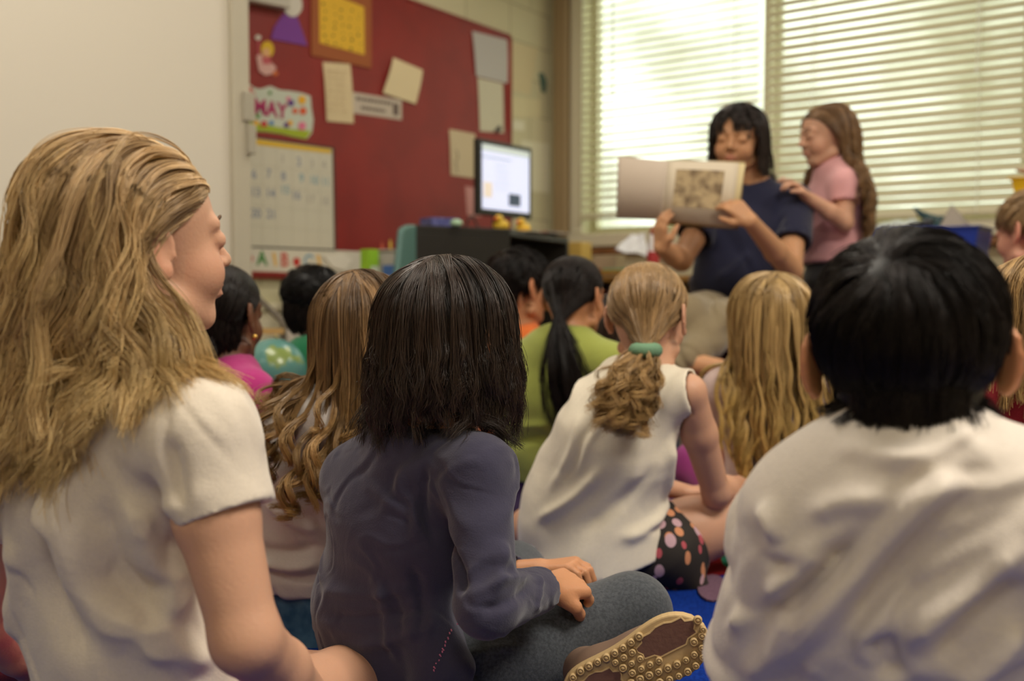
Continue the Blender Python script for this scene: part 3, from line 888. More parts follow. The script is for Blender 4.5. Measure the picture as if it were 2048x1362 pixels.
# blinds: two, side by side
slat_m = mat('blind_slat', srgb(214, 206, 176), .5, trans=.12)
cord_m = mat('blind_cord', srgb(240, 242, 228), .6)
def blind(s0, s1, ztop, zbot, tilt, label, ladders):
    o = empty('window_blind', room_pt(.04, (s0+s1)/2, zbot), label, 'blind', 'window blinds')
    mb = MB(); z = zbot+.03; tl = math.radians(tilt); wd = .05; i = 0
    while z < ztop-.06:
        a = tl+math.radians(((i*37) % 11-5)*.35)
        N = 5; ps = []
        for j in range(N):
            u = (j/(N-1)-.5)
            ps.append((.035+u*wd*math.cos(a)-0*u, z+(-u*wd*math.sin(a))+.004*(1-(2*u)**2)))
        # inner (room) edge low, outer edge high
        n = len(mb.V); sag = .001*math.sin(i*1.7)
        for (t_, z_) in ps:
            for s_ in (s0, s1):
                mb.V.append(room_pt(t_, s_, z_+sag))
        for (t_, z_) in ps:
            for s_ in (s0, s1):
                mb.V.append(room_pt(t_, s_, z_+sag-.0022))
        for j in range(N-1):
            mb.F.append((n+2*j, n+2*j+1, n+2*j+3, n+2*j+2)); q = n+2*N
            mb.F.append((q+2*j, q+2*j+2, q+2*j+3, q+2*j+1))
        q = n+2*N; e_ = 2*(N-1)
        mb.F.append((n, q, q+1, n+1)); mb.F.append((n+e_, n+e_+1, q+e_+1, q+e_))
        z += .0448; i += 1
    mb.build('slats', slat_m, o, smooth=True)
    mb = MB(); rbox(mb, .012, .06, s0, s1, ztop-.05, ztop); mb.build('head_rail', slat_m, o, bevel=.003)
    mb = MB(); rbox(mb, .015, .058, s0, s1, zbot-.006, zbot+.012); mb.build('bottom_rail', slat_m, o, bevel=.004)
    for k, s_ in enumerate(ladders):
        mb = MB(); mb.tube([room_pt(.063, s_, zbot), room_pt(.063, s_, ztop-.04)], .0022, 6)
        mb.tube([room_pt(.008, s_, zbot), room_pt(.008, s_, ztop-.04)], .0016, 6)
        mb.build('ladder_cord', cord_m, o)
    return o
b1 = blind(.245, 1.322, 2.54, 1.0, 30, 'cream slatted blind with open slats and green daylight between them', [.42, 1.19])
b2_ = blind(1.352, 3.7, 2.54, .935, 50, 'cream slatted blind with more closed slats behind the standing girl', [1.60, 2.37, 3.3])
for s_, z0 in ((.47, 1.72), (2.36, 1.60)):
    mb = MB(); mb.tube([room_pt(.075, s_, z0), room_pt(.075, s_, 2.45)], .003, 6)
    mb.lathe(room_pt(.075, s_, z0-.035), [(.003, 0), (.008, .004), (.006, .03), (.002, .036)], 10)
    mb.build('pull_cord', cord_m, b1 if s_ < 1 else b2_)

# light fittings in the ceiling
fit_m = mat('fitting_metal', srgb(220, 220, 215), .5)
LLAB = ['over the black desk by the windows', 'over the blue bin by the windows', 'over the left half of the rug', 'over the right half of the rug', 'behind the camera on the cabinet side', 'behind the camera on the far side']
for (t, s), lb_ in zip(LAMPS, LLAB):
    o = empty('ceiling_light', room_pt(t, s, RH), 'white fluorescent ceiling fitting '+lb_, 'light', 'ceiling lights')
    mb = MB(); rbox(mb, t-.31, t+.31, s-.61, s+.61, RH-.03, RH-.002); mb.build('housing', fit_m, o, bevel=.004)

# ------------------------------------------------------------------ board wall and what is pinned to it
BZ0, BZ1 = .655, 2.0
red_m = mat('red_board', srgb(140, 30, 24), .55, bump=.0004, bscale=200, col2=srgb(130, 26, 21), cscale=5)
tR = float(np.dot(on_board(1016, 200)-CORNER, UB))
bo = empty('notice_board', room_pt(2, 0, BZ0), 'large red pin board covered with papers on the block wall', 'notice board')
mb = MB(); rbox(mb, tR, 3.35, .002, .016, BZ0, BZ1); mb.build('panel', red_m, bo)
mb = MB(); rbox(mb, tR-.012, tR, .002, .02, BZ0, BZ1); rbox(mb, tR, 3.35, .002, .02, BZ1, BZ1+.012); rbox(mb, tR, 3.35, .002, .024, BZ0-.02, BZ0); mb.build('edging', mat('red_edging', srgb(128, 28, 24), .5), bo)
OFF = .0165
def sheet(name, px, m, label, cat, off=OFF, th=.0015, parent=None, on=on_board, ext=None, group=None, curl=0.0):
    """a sheet of paper whose corners are seen at the given photo pixels, lying on the wall"""
    nv = UW if on is on_board else UB
    pts = [on(x, y, off) for x, y in px]
    mb = MB()
    if curl and len(pts) == 4:   # paper bows away from the board between its pins
        a, b, c, d = pts; N = 8; n = 0
        for layer in (0, 1):
            for i in range(N+1):
                u = i/N; h = curl*(4*u*(1-u))*.5+curl*max(0, u-.6)**2*2
                for v in range(N+1):
                    w_ = v/N; p = (a*(1-w_)+b*w_)*(1-u)+(d*(1-w_)+c*w_)*u
                    mb.V.append(p+nv*(h*(.4+.6*abs(2*w_-1))+layer*th))
        M_ = (N+1)**2
        for i in range(N):
            for v in range(N):
                q = i*(N+1)+v
                mb.F.append((q, q+1, q+N+2, q+N+1)); mb.F.append((M_+q, M_+q+N+1, M_+q+N+2, M_+q+1))
        for i in range(N):
            for q, r_ in (((i*(N+1)), (i+1)*(N+1)), ((i+1)*(N+1)+N, i*(N+1)+N), (i+1, i), (N*(N+1)+i, N*(N+1)+i+1)):
                mb.F.append((q, r_, M_+r_, M_+q))
    else:
        mb.prism(pts, nv*th)
    o = mb.build(name, m, parent)
    if parent is None: tag(o, label, cat, group)
    return o
def pmat(n, r, g, b, rough=.8): return mat('paper_'+n, srgb(r, g, b), rough, bump=.0003, bscale=60)
cream = pmat('cream', 216, 196, 156); wht = pmat('white', 214, 208, 196); grey = pmat('grey', 190, 186, 184); pink_p = pmat('pink', 206, 150, 146)
ink = pmat('ink', 70, 62, 60); tanp = pmat('tan', 205, 190, 158)
# yellow patterned picture in a brown mount
fr = empty('framed_picture', on_board(680, 100), 'yellow dotted picture in a wide brown card mount near the top of the board', 'picture')
sheet('mount', [(621, -60), (741, -40), (741, 137), (621, 111)], pmat('brown_mount', 158, 88, 46), None, None, OFF, .006, fr)
yel = sheet('print', [(638, -22), (728, 14), (729, 110), (639, 86)], pmat('yellow_print', 226, 180, 52), None, None, OFF+.0065, .001, fr)
rr = np.random.default_rng(3); mb = MB()
for i in range(5):
    for j in range(6):
        x = 650+i*17+rr.uniform(-4, 4); y = 8+j*15+(x-638)*.22+rr.uniform(-4, 4); r_ = rr.uniform(1.5, 3.6)
        if y > 84+(x-638)*.25: continue
        mb.prism([on_board(x+r_*math.cos(a)*.8, y+r_*math.sin(a), OFF+.0078) for a in np.linspace(0, 5.4, 7)], UW*.0006)
mb.build('dot_pattern', pmat('olive_dots', 120, 104, 40), yel)
# paper doll with purple dress
dl = empty('paper_doll', on_board(575, 50), 'paper doll with a purple cut-out dress and plain white round head', 'decoration')
sheet('dress', [(566, 28), (592, 31), (614, 92), (541, 78), (547, 55)], pmat('purple_felt', 122, 62, 148), None, None, OFF, .004, dl)
sheet('head', [(585+19*math.cos(a), 10+24*math.sin(a)) for a in np.linspace(0, 5.9, 16)], wht, None, None, OFF+.004, .003, dl)
mb = MB(); a_ = on_board(478, -6, .02); b_ = on_board(566, 14, .02)
mb.prism([on_board(478, -30, .02), on_board(566, -4, .02), on_board(566, 21, .02), on_board(478, 4, .02)], UW*.05)
tag(mb.build('projector_screen_case', mat('case_metal', srgb(196, 190, 176), .4), bevel=.006), 'grey metal screen housing fixed above the board, beside the paper doll', 'screen housing')
# small blonde cut-out figure
dl = empty('cutout_figure', on_board(530, 115), 'small cut-out figure with yellow hair and pale pink skirt pinned to the board', 'decoration')
oval = lambda cx, cy, rx, ry, n=16: [(cx+rx*math.cos(a), cy+ry*math.sin(a)) for a in np.linspace(0, 2*math.pi*(1-1/n), n)]
sheet('skirt', [(512, 112), (520, 108), (545, 128), (552, 136), (545, 148), (530, 151), (517, 142)], pmat('pale_pink', 214, 168, 160), None, None, OFF+.002, .003, dl)
sheet('hair', oval(534, 99, 13, 17), pmat('hair_yellow', 214, 176, 40), None, None, OFF+.002, .003, dl)
sheet('face', oval(532, 105, 8, 9), pmat('face_peach', 220, 170, 120), None, None, OFF+.0055, .001, dl)
sheet('body', [(524, 112), (540, 112), (542, 128), (526, 128)], pmat('rose', 190, 90, 96), None, None, OFF+.0055, .001, dl)
sheet('wand', [(513, 76), (517, 75), (520, 110), (516, 111)], pmat('rose', 190, 90, 96), None, None, OFF+.001, .002, dl)
sheet('star', oval(516, 75, 6, 5, 10), wht, None, None, OFF+.003, .002, dl)
sheet('shoe', oval(550, 147, 6, 5, 10), pmat('orange', 206, 108, 56), None, None, OFF+.003, .002, dl)
# MAY cut-out
my = empty('month_sign', on_board(560, 220), 'white scalloped month sign reading MAY with coloured flowers and grass, above the calendar', 'sign')
outl = [(472, 160), (495, 166), (508, 176), (520, 178), (540, 172), (558, 180), (580, 182), (604, 186), (620, 192), (622, 216), (626, 240), (623, 266), (612, 279), (590, 275), (560, 268), (530, 264), (500, 262), (472, 258)]
sheet('backing', outl, pmat('sign_white', 196, 202, 186), None, None, OFF, .003, my)
sheet('grass', [(472, 236), (500, 243), (530, 249), (560, 255), (590, 259), (623, 262), (612, 278), (590, 274), (560, 267), (530, 263), (500, 261), (472, 257)], pmat('grass_green', 160, 176, 44), None, None, OFF+.0032, .001, my)
xd = nrm(on_board(600, 200)-on_board(500, 200)); xd = -UB
text_obj('lettering', 'MAY', on_board(541, 219, OFF+.004), -UB, UZ, .088, pmat('sign_magenta', 168, 44, 96), my, .0006, .0032)
cols_ = dict(a=(196, 60, 60), b=(228, 170, 40), c=(60, 60, 110), d=(96, 60, 130), e=(214, 90, 50), f=(70, 130, 190), g=(220, 120, 150), h=(90, 140, 60))
for k_, lst in dict(a=[(494, 184, 7), (500, 178, 5), (505, 188, 6), (528, 248, 7)], b=[(500, 200, 7), (604, 200, 9), (512, 246, 6), (580, 246, 6)], c=[(492, 214, 6)], d=[(502, 222, 5), (582, 206, 7), (573, 250, 6)],
                    e=[(606, 222, 8), (590, 222, 6)], f=[(543, 246, 5)], g=[(604, 252, 9), (577, 198, 5)], h=[(540, 186, 4), (516, 232, 5)]).items():
    for (x, y, r_) in lst:
        mb = MB(); mb.prism([on_board(x+r_*.9*math.cos(a), y+r_*math.sin(a), OFF+.0045) for a in np.linspace(0, 5.5, 8)], UW*.0012)
        mb.build('flower_print', pmat('flower_'+k_, *cols_[k_]), my)
# calendar white board
ca = empty('calendar_board', on_board(575, 390), 'white calendar board with yellow header and handwritten dates', 'calendar')
sheet('board', [(470, 271), (664, 297), (667, 499), (470, 492)], pmat('calendar_white', 206, 200, 182, .5), None, None, OFF, .008, ca)
sheet('header', [(470, 273), (662, 299), (662, 307), (470, 284)], pmat('header_yellow', 222, 180, 44), None, None, OFF+.0085, .001, ca)
mb = MB()
for p in ([(470, 268.5), (664, 295), (664, 298), (470, 271.5)], [(470, 491), (668, 498.5), (668, 502), (470, 494.5)], [(662, 295), (665, 295.5), (669, 501), (666, 501)]):
    mb.prism([on_board(x, y, OFF) for x, y in p], UW*.011)
mb.build('frame', pmat('calendar_frame', 62, 54, 46), ca)
days = [(565, 318, '1', 0), (598, 324, '2', 1), (624, 328, '3', 0), (648, 330, '4', 0), (508, 349, '6', 1), (537, 348, '7', 1), (567, 353, '8', 1), (603, 357, '9', 2), (628, 361, '10', 2), (651, 364, '11', 2),
        (511, 385, '13', 1), (541, 387, '14', 1), (570, 380, '15', 2), (592, 391, '16', 1), (621, 399, '17', 0), (649, 403, '18', 0), (512, 427, '20', 1), (543, 429, '21', 1)]
inks = [pmat('ink_grey', 176, 170, 160), pmat('ink_blue', 130, 138, 160), pmat('ink_teal', 128, 164, 176)]
for x, y, s_, k_ in days: text_obj('date', s_, on_board(x, y, OFF+.0085), -UB, UZ, .052, inks[k_], ca, .0004, .0006)
mb = MB()
for k_ in range(1, 5):
    y0 = 284+k_*41; y1 = 307+k_*39
    mb.prism([on_board(470, y0, OFF+.0083), on_board(662, y1, OFF+.0083), on_board(662, y1+1, OFF+.0083), on_board(470, y0+1, OFF+.0083)], UW*.0003)
for x in (494, 524, 553, 584, 613, 639):
    mb.prism([on_board(x, 286+(x-470)*.12, OFF+.0083), on_board(x+1, 286+(x-470)*.12, OFF+.0083), on_board(x+1, 492, OFF+.0083), on_board(x, 492, OFF+.0083)], UW*.0003)
mb.build('grid_lines', pmat('grid_grey', 190, 184, 166), ca)
# alphabet strip
al = empty('alphabet_strip', on_board(590, 522), 'white alphabet strip with apples, pencils and the letters A B C under the calendar', 'alphabet strip')
sheet('strip', [(470, 494.5), (730, 503), (722, 551), (470, 543)], pmat('strip_white', 212, 206, 190), None, None, OFF+.009, .001, al)
sheet('border', [(470, 541), (712, 549), (712, 554), (470, 546.5)], pmat('strip_red', 150, 44, 36), None, None, OFF+.0102, .001, al)
for x, y, s_, c_ in ((524, 518, 'A', (60, 130, 56)), (569, 521, 'B', (196, 84, 70)), (617, 524, 'C', (120, 158, 180))):
    text_obj('letter', s_, on_board(x, y, OFF+.0104), -UB, UZ, .082, pmat('letter_'+s_, *c_), al, .0004, .0022)
for x, y in ((499, 518), (593, 524)):
    mb = MB(); mb.prism([on_board(x+7*math.cos(a)*(1-.12*math.sin(a)), y+9*math.sin(a), OFF+.0104) for a in np.linspace(0, 5.9, 16)], UW*.0008); mb.build('apple_print', pmat('apple_red', 190, 48, 36), al)
for x, y in ((549, 519), (638, 524)):
    mb = MB(); mb.prism([on_board(a, b_, OFF+.0104) for a, b_ in ((x-5, y-14), (x+1, y-14), (x+5, y+12), (x+1, y+15))], UW*.0008); mb.build('pencil_print', pmat('pencil_yellow', 226, 176, 70), al)
sheet('curled_paper', [(646, 512), (684, 506), (704, 520), (690, 541), (664, 536)], pmat('bright_white', 226, 220, 206), 'curling white paper over the right end of the alphabet strip', 'paper', OFF+.013, .004)
# loose papers
o = sheet('notice', [(645, 124), (700, 128), (706, 247), (652, 242)], cream, 'tall cream notice with faint handwriting under the brown mount', 'paper', OFF, curl=.012)
mb = MB(); rr = np.random.default_rng(8)
for k_ in range(7):
    y = 140+k_*13
    for q in range(3):
        x = 655+q*13+rr.uniform(0, 4); l_ = rr.uniform(5, 10)
        mb.prism([on_board(x, y+(x-650)*.1, OFF+.014), on_board(x+l_, y+(x+l_-650)*.1, OFF+.014), on_board(x+l_, y+1.6+(x+l_-650)*.1, OFF+.014), on_board(x, y+1.6+(x-650)*.1, OFF+.014)], UW*.0003)
mb.build('handwriting', pmat('faint_brown', 184, 156, 124), o)
o = sheet('slogan_strip', [(704, 184), (803, 200), (803, 240), (706, 226)], pmat('slogan_white', 196, 182, 166), 'white strip with two lines of small dark print beside the tall cream notice', 'paper', OFF)
mb = MB()
for k_ in range(2):
    x = 712 if k_ == 0 else 722
    while x < (780 if k_ == 0 else 768):
        l_ = rr.uniform(3, 7); y = 192+k_*17+(x-704)*.15
        mb.prism([on_board(x, y, OFF+.002), on_board(x+l_, y+.6, OFF+.002), on_board(x+l_, y+7.6, OFF+.002), on_board(x, y+7, OFF+.002)], UW*.0003); x += l_+1.7
mb.prism([on_board(786, 206, OFF+.002), on_board(797, 208, OFF+.002), on_board(797, 232, OFF+.002), on_board(786, 230, OFF+.002)], UW*.0003)
mb.build('print', pmat('slogan_ink', 104, 88, 80), o)
sheet('note_card', [(786, 115), (845, 140), (830, 208), (764, 186)], pmat('card_cream', 224, 206, 166), 'blank cream card pinned at a tilt right of the slogan strip', 'paper', OFF+.004, curl=.016)
sheet('note_card', [(944, 62), (1014, 80), (1014, 167), (951, 152)], grey, 'plain pale grey sheet hanging at the top right corner of the red board', 'paper', OFF+.002, curl=.01)
sheet('note_card', [(955, 155), (1005, 167), (1007, 266), (959, 262)], pmat('sheet_ivory', 206, 200, 178), 'ivory sheet with a black scrawled corner, below the pale grey sheet', 'paper', OFF+.001, curl=.004)
mb = MB(); mb.prism([on_board(x, y, OFF+.008) for x, y in ((988, 262), (999, 250), (1004, 258), (996, 266))], UW*.0006); tag(mb.build('paper_scrap', ink), 'small black scrap pinned at the foot of the ivory sheet', 'paper')
sheet('note_card', [(898, 258), (950, 268), (950, 357), (901, 350)], pmat('card_tan', 204, 186, 154), 'tan card with a thin pencil scribble, left of the monitor', 'paper', OFF, curl=.006)
mb = MB(); mb.tube([on_board(913, 300, OFF+.008), on_board(917, 315, OFF+.008), on_board(911, 322, OFF+.008), on_board(915, 345, OFF+.008)], .0015, 5); mb.build('scribble', ink)
bpy.data.objects['scribble'].parent = None
tag(bpy.data.objects['scribble'], 'thin dark scribble of string hanging on the tan card', 'string')
sheet('note_card', [(930, 372), (960, 378), (962, 434), (934, 430)], pmat('card_pink', 196, 140, 136), 'pink sheet half hidden behind the left edge of the monitor', 'paper', OFF)
# on the block wall right of the board
WOFF = .001
sheet('wall_paper_note', [(1018, 82), (1076, 96), (1060, 190), (1018, 180)], pmat('tan2', 212, 198, 160), 'tan sheet high on the block wall between board and window', 'paper', WOFF)
sheet('wall_paper_note', [(1022, 192), (1082, 200), (1082, 236), (1022, 234)], pmat('tan3', 216, 206, 168), 'pale tan sheet under the tan sheet on the block wall', 'paper', WOFF)
sheet('wall_paper_note', [(1026, 240), (1048, 243), (1048, 262), (1026, 260)], pmat('w4', 226, 222, 200), 'small white slip above the monitor on the block wall', 'paper', WOFF)
sheet('wall_paper_note', [(1042, 280), (1099, 287), (1099, 386), (1042, 382)], pmat('w5', 226, 222, 196), 'large white sheet on the block wall right behind the monitor', 'paper', WOFF)
sheet('red_strip', [(1016, 80), (1020, 82), (1018, 262), (1014, 262)], pmat('rd', 170, 60, 50), 'thin red strip of edging along the right end of the board', 'strip', .021)
sheet('teal_tag', [(1077, 146), (1085, 146), (1092, 162), (1090, 186), (1083, 184), (1080, 165)], pmat('teal', 84, 110, 100), 'small dark teal tag on the block wall beside the window pipe', 'tag', WOFF, .006)
# ------------------------------------------------------------------ cabinet, desk, things on it
cab = empty('storage_cabinet', room_pt(3.6, .3, 0), 'tall plain off-white cabinet filling the upper left behind the blonde girl', 'cabinet')
t0 = 2.755
mb = MB(); rbox(mb, t0, 4.9, .07, .55, 0, 2.45); mb.build('body', white_m, cab, bevel=.004)
mb = MB(); rbox(mb, t0-.022, t0+.05, .55, .572, 0, 2.45); mb.build('corner_post', mat('post_paint', srgb(188, 180, 160), .5), cab, bevel=.004)
mb = MB(); rbox(mb, t0-.034, t0+.012, .572, .584, 1.16, 1.26); rbox(mb, t0-.034, t0-.002, .572, .59, 1.05, 1.15); mb.build('latch', mat('latch_metal', srgb(170, 163, 146), .4), cab, bevel=.003)

blk_m = mat('desk_black', srgb(34, 31, 27), .45)
dk = empty('computer_desk', P(1000, 560, 4.3)*[1, 1, 0], 'black computer desk with open shelf, in the corner by the window', 'desk')
A = P(832, 450, 3.9); B = P(1020, 458, 4.15); C_ = P(1138, 476, 4.84); ZT = .84
A[2] = B[2] = C_[2] = 0
Dp = on_board(1020, 458, .09); Dp[2] = 0; Ep = on_board(880, 458, .09); Ep[2] = 0
mb = MB(); mb.prism([p+UZ*(ZT-.03) for p in (A, B, C_, Dp, Ep)], UZ*.03); mb.build('top', blk_m, dk, bevel=.003)
def panel(a, b, z0, z1, th, m, name, par):
    n_ = nrm(np.cross(b-a, UZ)); mb = MB(); mb.box(a+UZ*z0, b-a, n_*th, UZ*(z1-z0)); return mb.build(name, m, par, bevel=.002)
panel(B, A, 0, ZT-.03, .02, blk_m, 'front_panel', dk)
panel(C_, C_+(B-C_)*.04, 0, ZT-.03, .3, blk_m, 'side_panel', dk)
inn = (A+B+C_+Dp)/4
mb = MB(); mb.prism([p+(inn-p)*.06+UZ*.62 for p in (B, C_, Dp, Ep)], UZ*.02); mb.build('shelf', mat('shelf_brown', srgb(52, 44, 28), .5), dk)
mb = MB(); mb.prism([p+(inn-p)*.06+UZ*.30 for p in (B, C_, Dp, Ep)], UZ*.02); mb.build('shelf', blk_m, dk)

# monitor
mo = empty('computer_monitor', P(1012, 455, 4.62)*[1, 1, 0]+UZ*ZT, 'flat computer monitor showing a bright desktop, on the black desk', 'monitor')
tl, tr_, br_, bl = P(951, 278, 4.45), P(1061, 294, 4.78), P(1067, 437, 4.78), P(963, 431, 4.45)
zt = (tl[2]+tr_[2])/2; zb = (br_[2]+bl[2])/2
L0 = (tl+bl)/2; R0 = (tr_+br_)/2; ex = nrm((R0-L0)*[1, 1, 0]); Wd = np.linalg.norm((R0-L0)[:2]); nn = np.cross(ex, UZ)
L0 = np.array([L0[0], L0[1], zb]); ph_ = zt-zb
mb = MB(); mb.box(L0, ex*Wd, -nn*.03, UZ*ph_); mb.build('casing', mat('monitor_black', srgb(30, 30, 28), .4), mo, bevel=.006)
mb = MB(); mb.box(L0+ex*.025+UZ*.028+nn*.001, ex*(Wd-.05), nn*-.004, UZ*(ph_-.05)); sc = mb.build('screen', mat('screen_glow', srgb(206, 212, 240), .3, emit=.62), mo)
def scr(u0, u1, v0, v1, m, nm, k_=.0015):
    q = L0+ex*(.025+(Wd-.05)*u0)+UZ*(.028+(ph_-.05)*v0)+nn*.0012
    mb = MB(); mb.box(q, ex*(Wd-.05)*(u1-u0), nn*k_, UZ*(ph_-.05)*(v1-v0)); mb.build(nm, m, sc)
scr(.0, 1, .9, 1, mat('scr_bar', srgb(190, 200, 196), .3, emit=.5), 'toolbar')
scr(.03, .2, .18, .42, mat('scr_tan', srgb(220, 206, 190), .3, emit=.5), 'window')
scr(.55, .8, .09, .28, mat('scr_dark', srgb(60, 74, 96), .3, emit=.3), 'thumbnail')
scr(.0, .6, .80, .815, mat('scr_line', srgb(150, 160, 170), .3, emit=.4), 'text_line')
for i in range(5): scr(.25+.02*(i % 3), .52+.04*(i % 2), .70-.09*i, .705-.09*i, MATS['scr_line'], 'text_line')
cb = (L0+ex*Wd/2-nn*.03)
mb = MB(); mb.cbox(np.array([cb[0], cb[1], (ZT+zb+.1)/2])-nn*.02, ex*.06, nn*.02, UZ*(zb+.1-ZT)); mb.build('stand', MATS['monitor_black'], mo, bevel=.004)
mb = MB(); mb.lathe(np.array([cb[0], cb[1], ZT])-nn*.0, [(.11, 0), (.11, .008), (.09, .014), (.02, .02)], 28); mb.build('base', MATS['monitor_black'], mo, True)

def on_desk(px, py_bottom, z=ZT):
    r = ray(px, py_bottom); return np.array([0, 0, CAMH])+r*((z-CAMH)/r[2])
def at_z(px, d, z):
    p = P(px, 583, d); p[2] = z; return p
# things on the desk
p = at_z(893, 4.15, ZT)
bx = empty('tissue_box', p, 'blue patterned box on the left end of the black desk', 'box')
e1 = nrm(B-A); e2 = np.cross(UZ, e1)
mb = MB(); mb.box(p-e1*.07, e1*.14, e2*.10, UZ*.045); mb.build('carton', mat('box_blue', srgb(64, 70, 130), .5, col2=srgb(110, 110, 170), cscale=40), bx, bevel=.003)
mb = MB(); mb.prism([p+UZ*.0455+e2*.05+e1*.045*math.cos(a)+e2*.02*math.sin(a) for a in np.linspace(0, 6, 14)], UZ*.001); mb.build('slot', mat('slot_dark', srgb(40, 40, 60), .7), bx)
p = at_z(913, 4.0, ZT)
mb = MB(); mb.lathe(p+UZ*.0, [(.012, 0), (.022, .004), (.026, .012), (.022, .022), (.010, .028)], 18)
cp = tag(mb.build('modelling_clay_pot', mat('mint', srgb(176, 210, 176), .4), smooth=True), 'small mint green pot beside the blue box on the desk', 'pot')
for (x, d_, col_, lb) in ((1002, 4.35, (226, 190, 60), 'yellow plastic toy duck in front of the monitor'), (1046, 4.55, (222, 176, 44), 'yellow plastic toy duck near the right corner of the monitor')):
    p = at_z(x, d_, ZT); t_ = empty('toy_duck', p, lb, 'toy')
    m_ = mat('toy_yellow', srgb(226, 186, 54), .4)
    ops = [(EL(p+UZ*.026, (.036, .026, .026)), .01, 'u'), (EL(p+UZ*.055-ex*.016, (.019, .018, .018)), .01, 'u'), (RC(p+ex*.03+UZ*.03, p+ex*.045+UZ*.045, .01, .004), .01, 'u')]
    sdf_mesh('body', ops, .003, m_, t_)
    mb = MB(); mb.lathe(p+UZ*.053-ex*.034, [(.009, 0), (.006, .012), (.002, .02)], 10, axis=-ex); mb.build('beak', mat('toy_orange', srgb(214, 96, 40), .4), t_)
# cable behind the desk top
mb = MB(); mb.tube([at_z(930, 4.3, ZT+.01), at_z(937, 4.3, ZT+.05), at_z(945, 4.35, ZT+.07), at_z(955, 4.4, ZT+.03), at_z(962, 4.45, ZT+.01)], .004, 6)
tag(mb.build('cable', mat('cable_black', srgb(36, 32, 30), .5)), 'short black cable looped left of the monitor stand', 'cable')
rr = np.random.default_rng(11)
for k_ in range(5):
    x = 1052+k_*15; d_ = 4.42+k_*.09; p = at_z(x, d_, ZT+.0005+.0*k_); a = rr.uniform(-.4, .4); u = np.array([math.cos(a), math.sin(a), 0]); v = np.array([-u[1], u[0], 0])
    p[2] = ZT+.001+k_*.0032
    mb = MB(); mb.cbox(p+UZ*.001, u*.13, v*.19, UZ*.0025); o = mb.build('paper_sheet', [wht, pmat('pp', 200, 150, 140), grey, wht, pmat('pw', 220, 214, 204)][k_])
    tag(o, ['white paper at the left of the loose papers on the desk', 'pinkish paper among the loose papers on the desk', 'grey paper among the loose papers on the desk', 'white paper overlapping the grey one on the desk', 'white paper nearest the window on the desk'][k_], 'paper', 'loose papers on the desk')

# low bookcase along the window wall, with a wooden shelf
bc = empty('low_bookcase', room_pt(.25, 2, 0), 'long low bookcase with a pale wooden top under the windows', 'bookcase')
bk_m = mat('bookcase_cream', srgb(200, 186, 154), .6)
BT = .66
mb = MB(); rbox(mb, .06, .5, .32, 3.9, BT-.03, BT); mb.build('top', mat('bookcase_wood', srgb(168, 124, 62), .5, col2=srgb(146, 104, 50), cscale=6), bc, bevel=.004)
mb = MB(); rbox(mb, .06, .08, .34, 3.88, 0, BT-.03); mb.build('back', bk_m, bc)
for s_ in (.34, 1.22, 2.1, 2.98, 3.86):
    mb = MB(); rbox(mb, .08, .48, s_-.01, s_+.01, 0, BT-.03); mb.build('divider', bk_m, bc)
for z_ in (.06, .34):
    mb = MB(); rbox(mb, .08, .47, .35, 3.85, z_, z_+.02); mb.build('shelf', MATS['bookcase_wood'], bc)
def bk(t, s, z, dt, ds, dz, m, nm, lb, cat, grp=None, bev=.002):
    mb = MB(); mb.box(room_pt(t, s, z), UB*dt, UW*ds, UZ*dz); return tag(mb.build(nm, m, bevel=bev), lb, cat, grp)
bcol = [(150, 60, 44), (64, 90, 130), (190, 150, 60), (90, 120, 80), (170, 90, 60), (120, 110, 140), (200, 190, 170), (60, 60, 70)]
s_ = .38; i = 0
names_c = ['red', 'blue', 'mustard', 'green', 'rust', 'lilac', 'cream', 'charcoal']
while i < 8:
    h_ = rr.uniform(.2, .25); w_ = rr.uniform(.035, .055); k_ = i % 8
    bk(.14, s_, .36, .24+rr.uniform(0, .04), w_, h_, mat('book_'+names_c[k_], srgb(*bcol[k_]), .6), 'picture_book', names_c[k_]+' spined picture book upright on the upper shelf below the left blind', 'book', 'books in the low bookcase', .001)
    s_ += w_+.003; i += 1
# objects on the bookcase, left part
def thing_px(px, d, z=BT): return at_z(px, d, z)
p = thing_px(1160, 5.15); mb = MB(); mb.box(p-UW*.06, UW*.13, UB*.1, UZ*.17)
o = tag(mb.build('storage_box', mat('box_yellow', srgb(200, 168, 84), .6), bevel=.005), 'yellow cardboard box right of the black desk', 'box')
p = thing_px(1188, 5.0); mb = MB(); mb.box(p-UW*.1, UW*.2, UB*.12, UZ*.03); tag(mb.build('picture_book', mat('book_red2', srgb(130, 52, 30), .6), bevel=.002), 'red-brown book lying flat in front of the yellow box', 'book')
p = thing_px(1213, 5.05)+UZ*0; mb = MB(); mb.box(p-UW*.03, UW*.14, UB*.09, UZ*.10); tag(mb.build('storage_box', mat('box_tan', srgb(176, 156, 124), .7), bevel=.004), 'tan box under the window sill, right of the yellow box', 'box')
p = thing_px(1235, 4.8); 
mb = MB(); mb.box(p-UW*.1, UW*.34, UB*.10, UZ*.018); tag(mb.build('picture_book', mat('book_gold', srgb(164, 116, 36), .6), bevel=.002), 'golden book lying flat below the white sheet', 'book')
mb = MB(); mb.box(p-UW*.04+UZ*.0185+UB*.01, UW*.2, UB*.07, UZ*.012); tag(mb.build('picture_book', mat('book_green2', srgb(120, 150, 110), .6), bevel=.002), 'green book lying on top of the golden book', 'book')
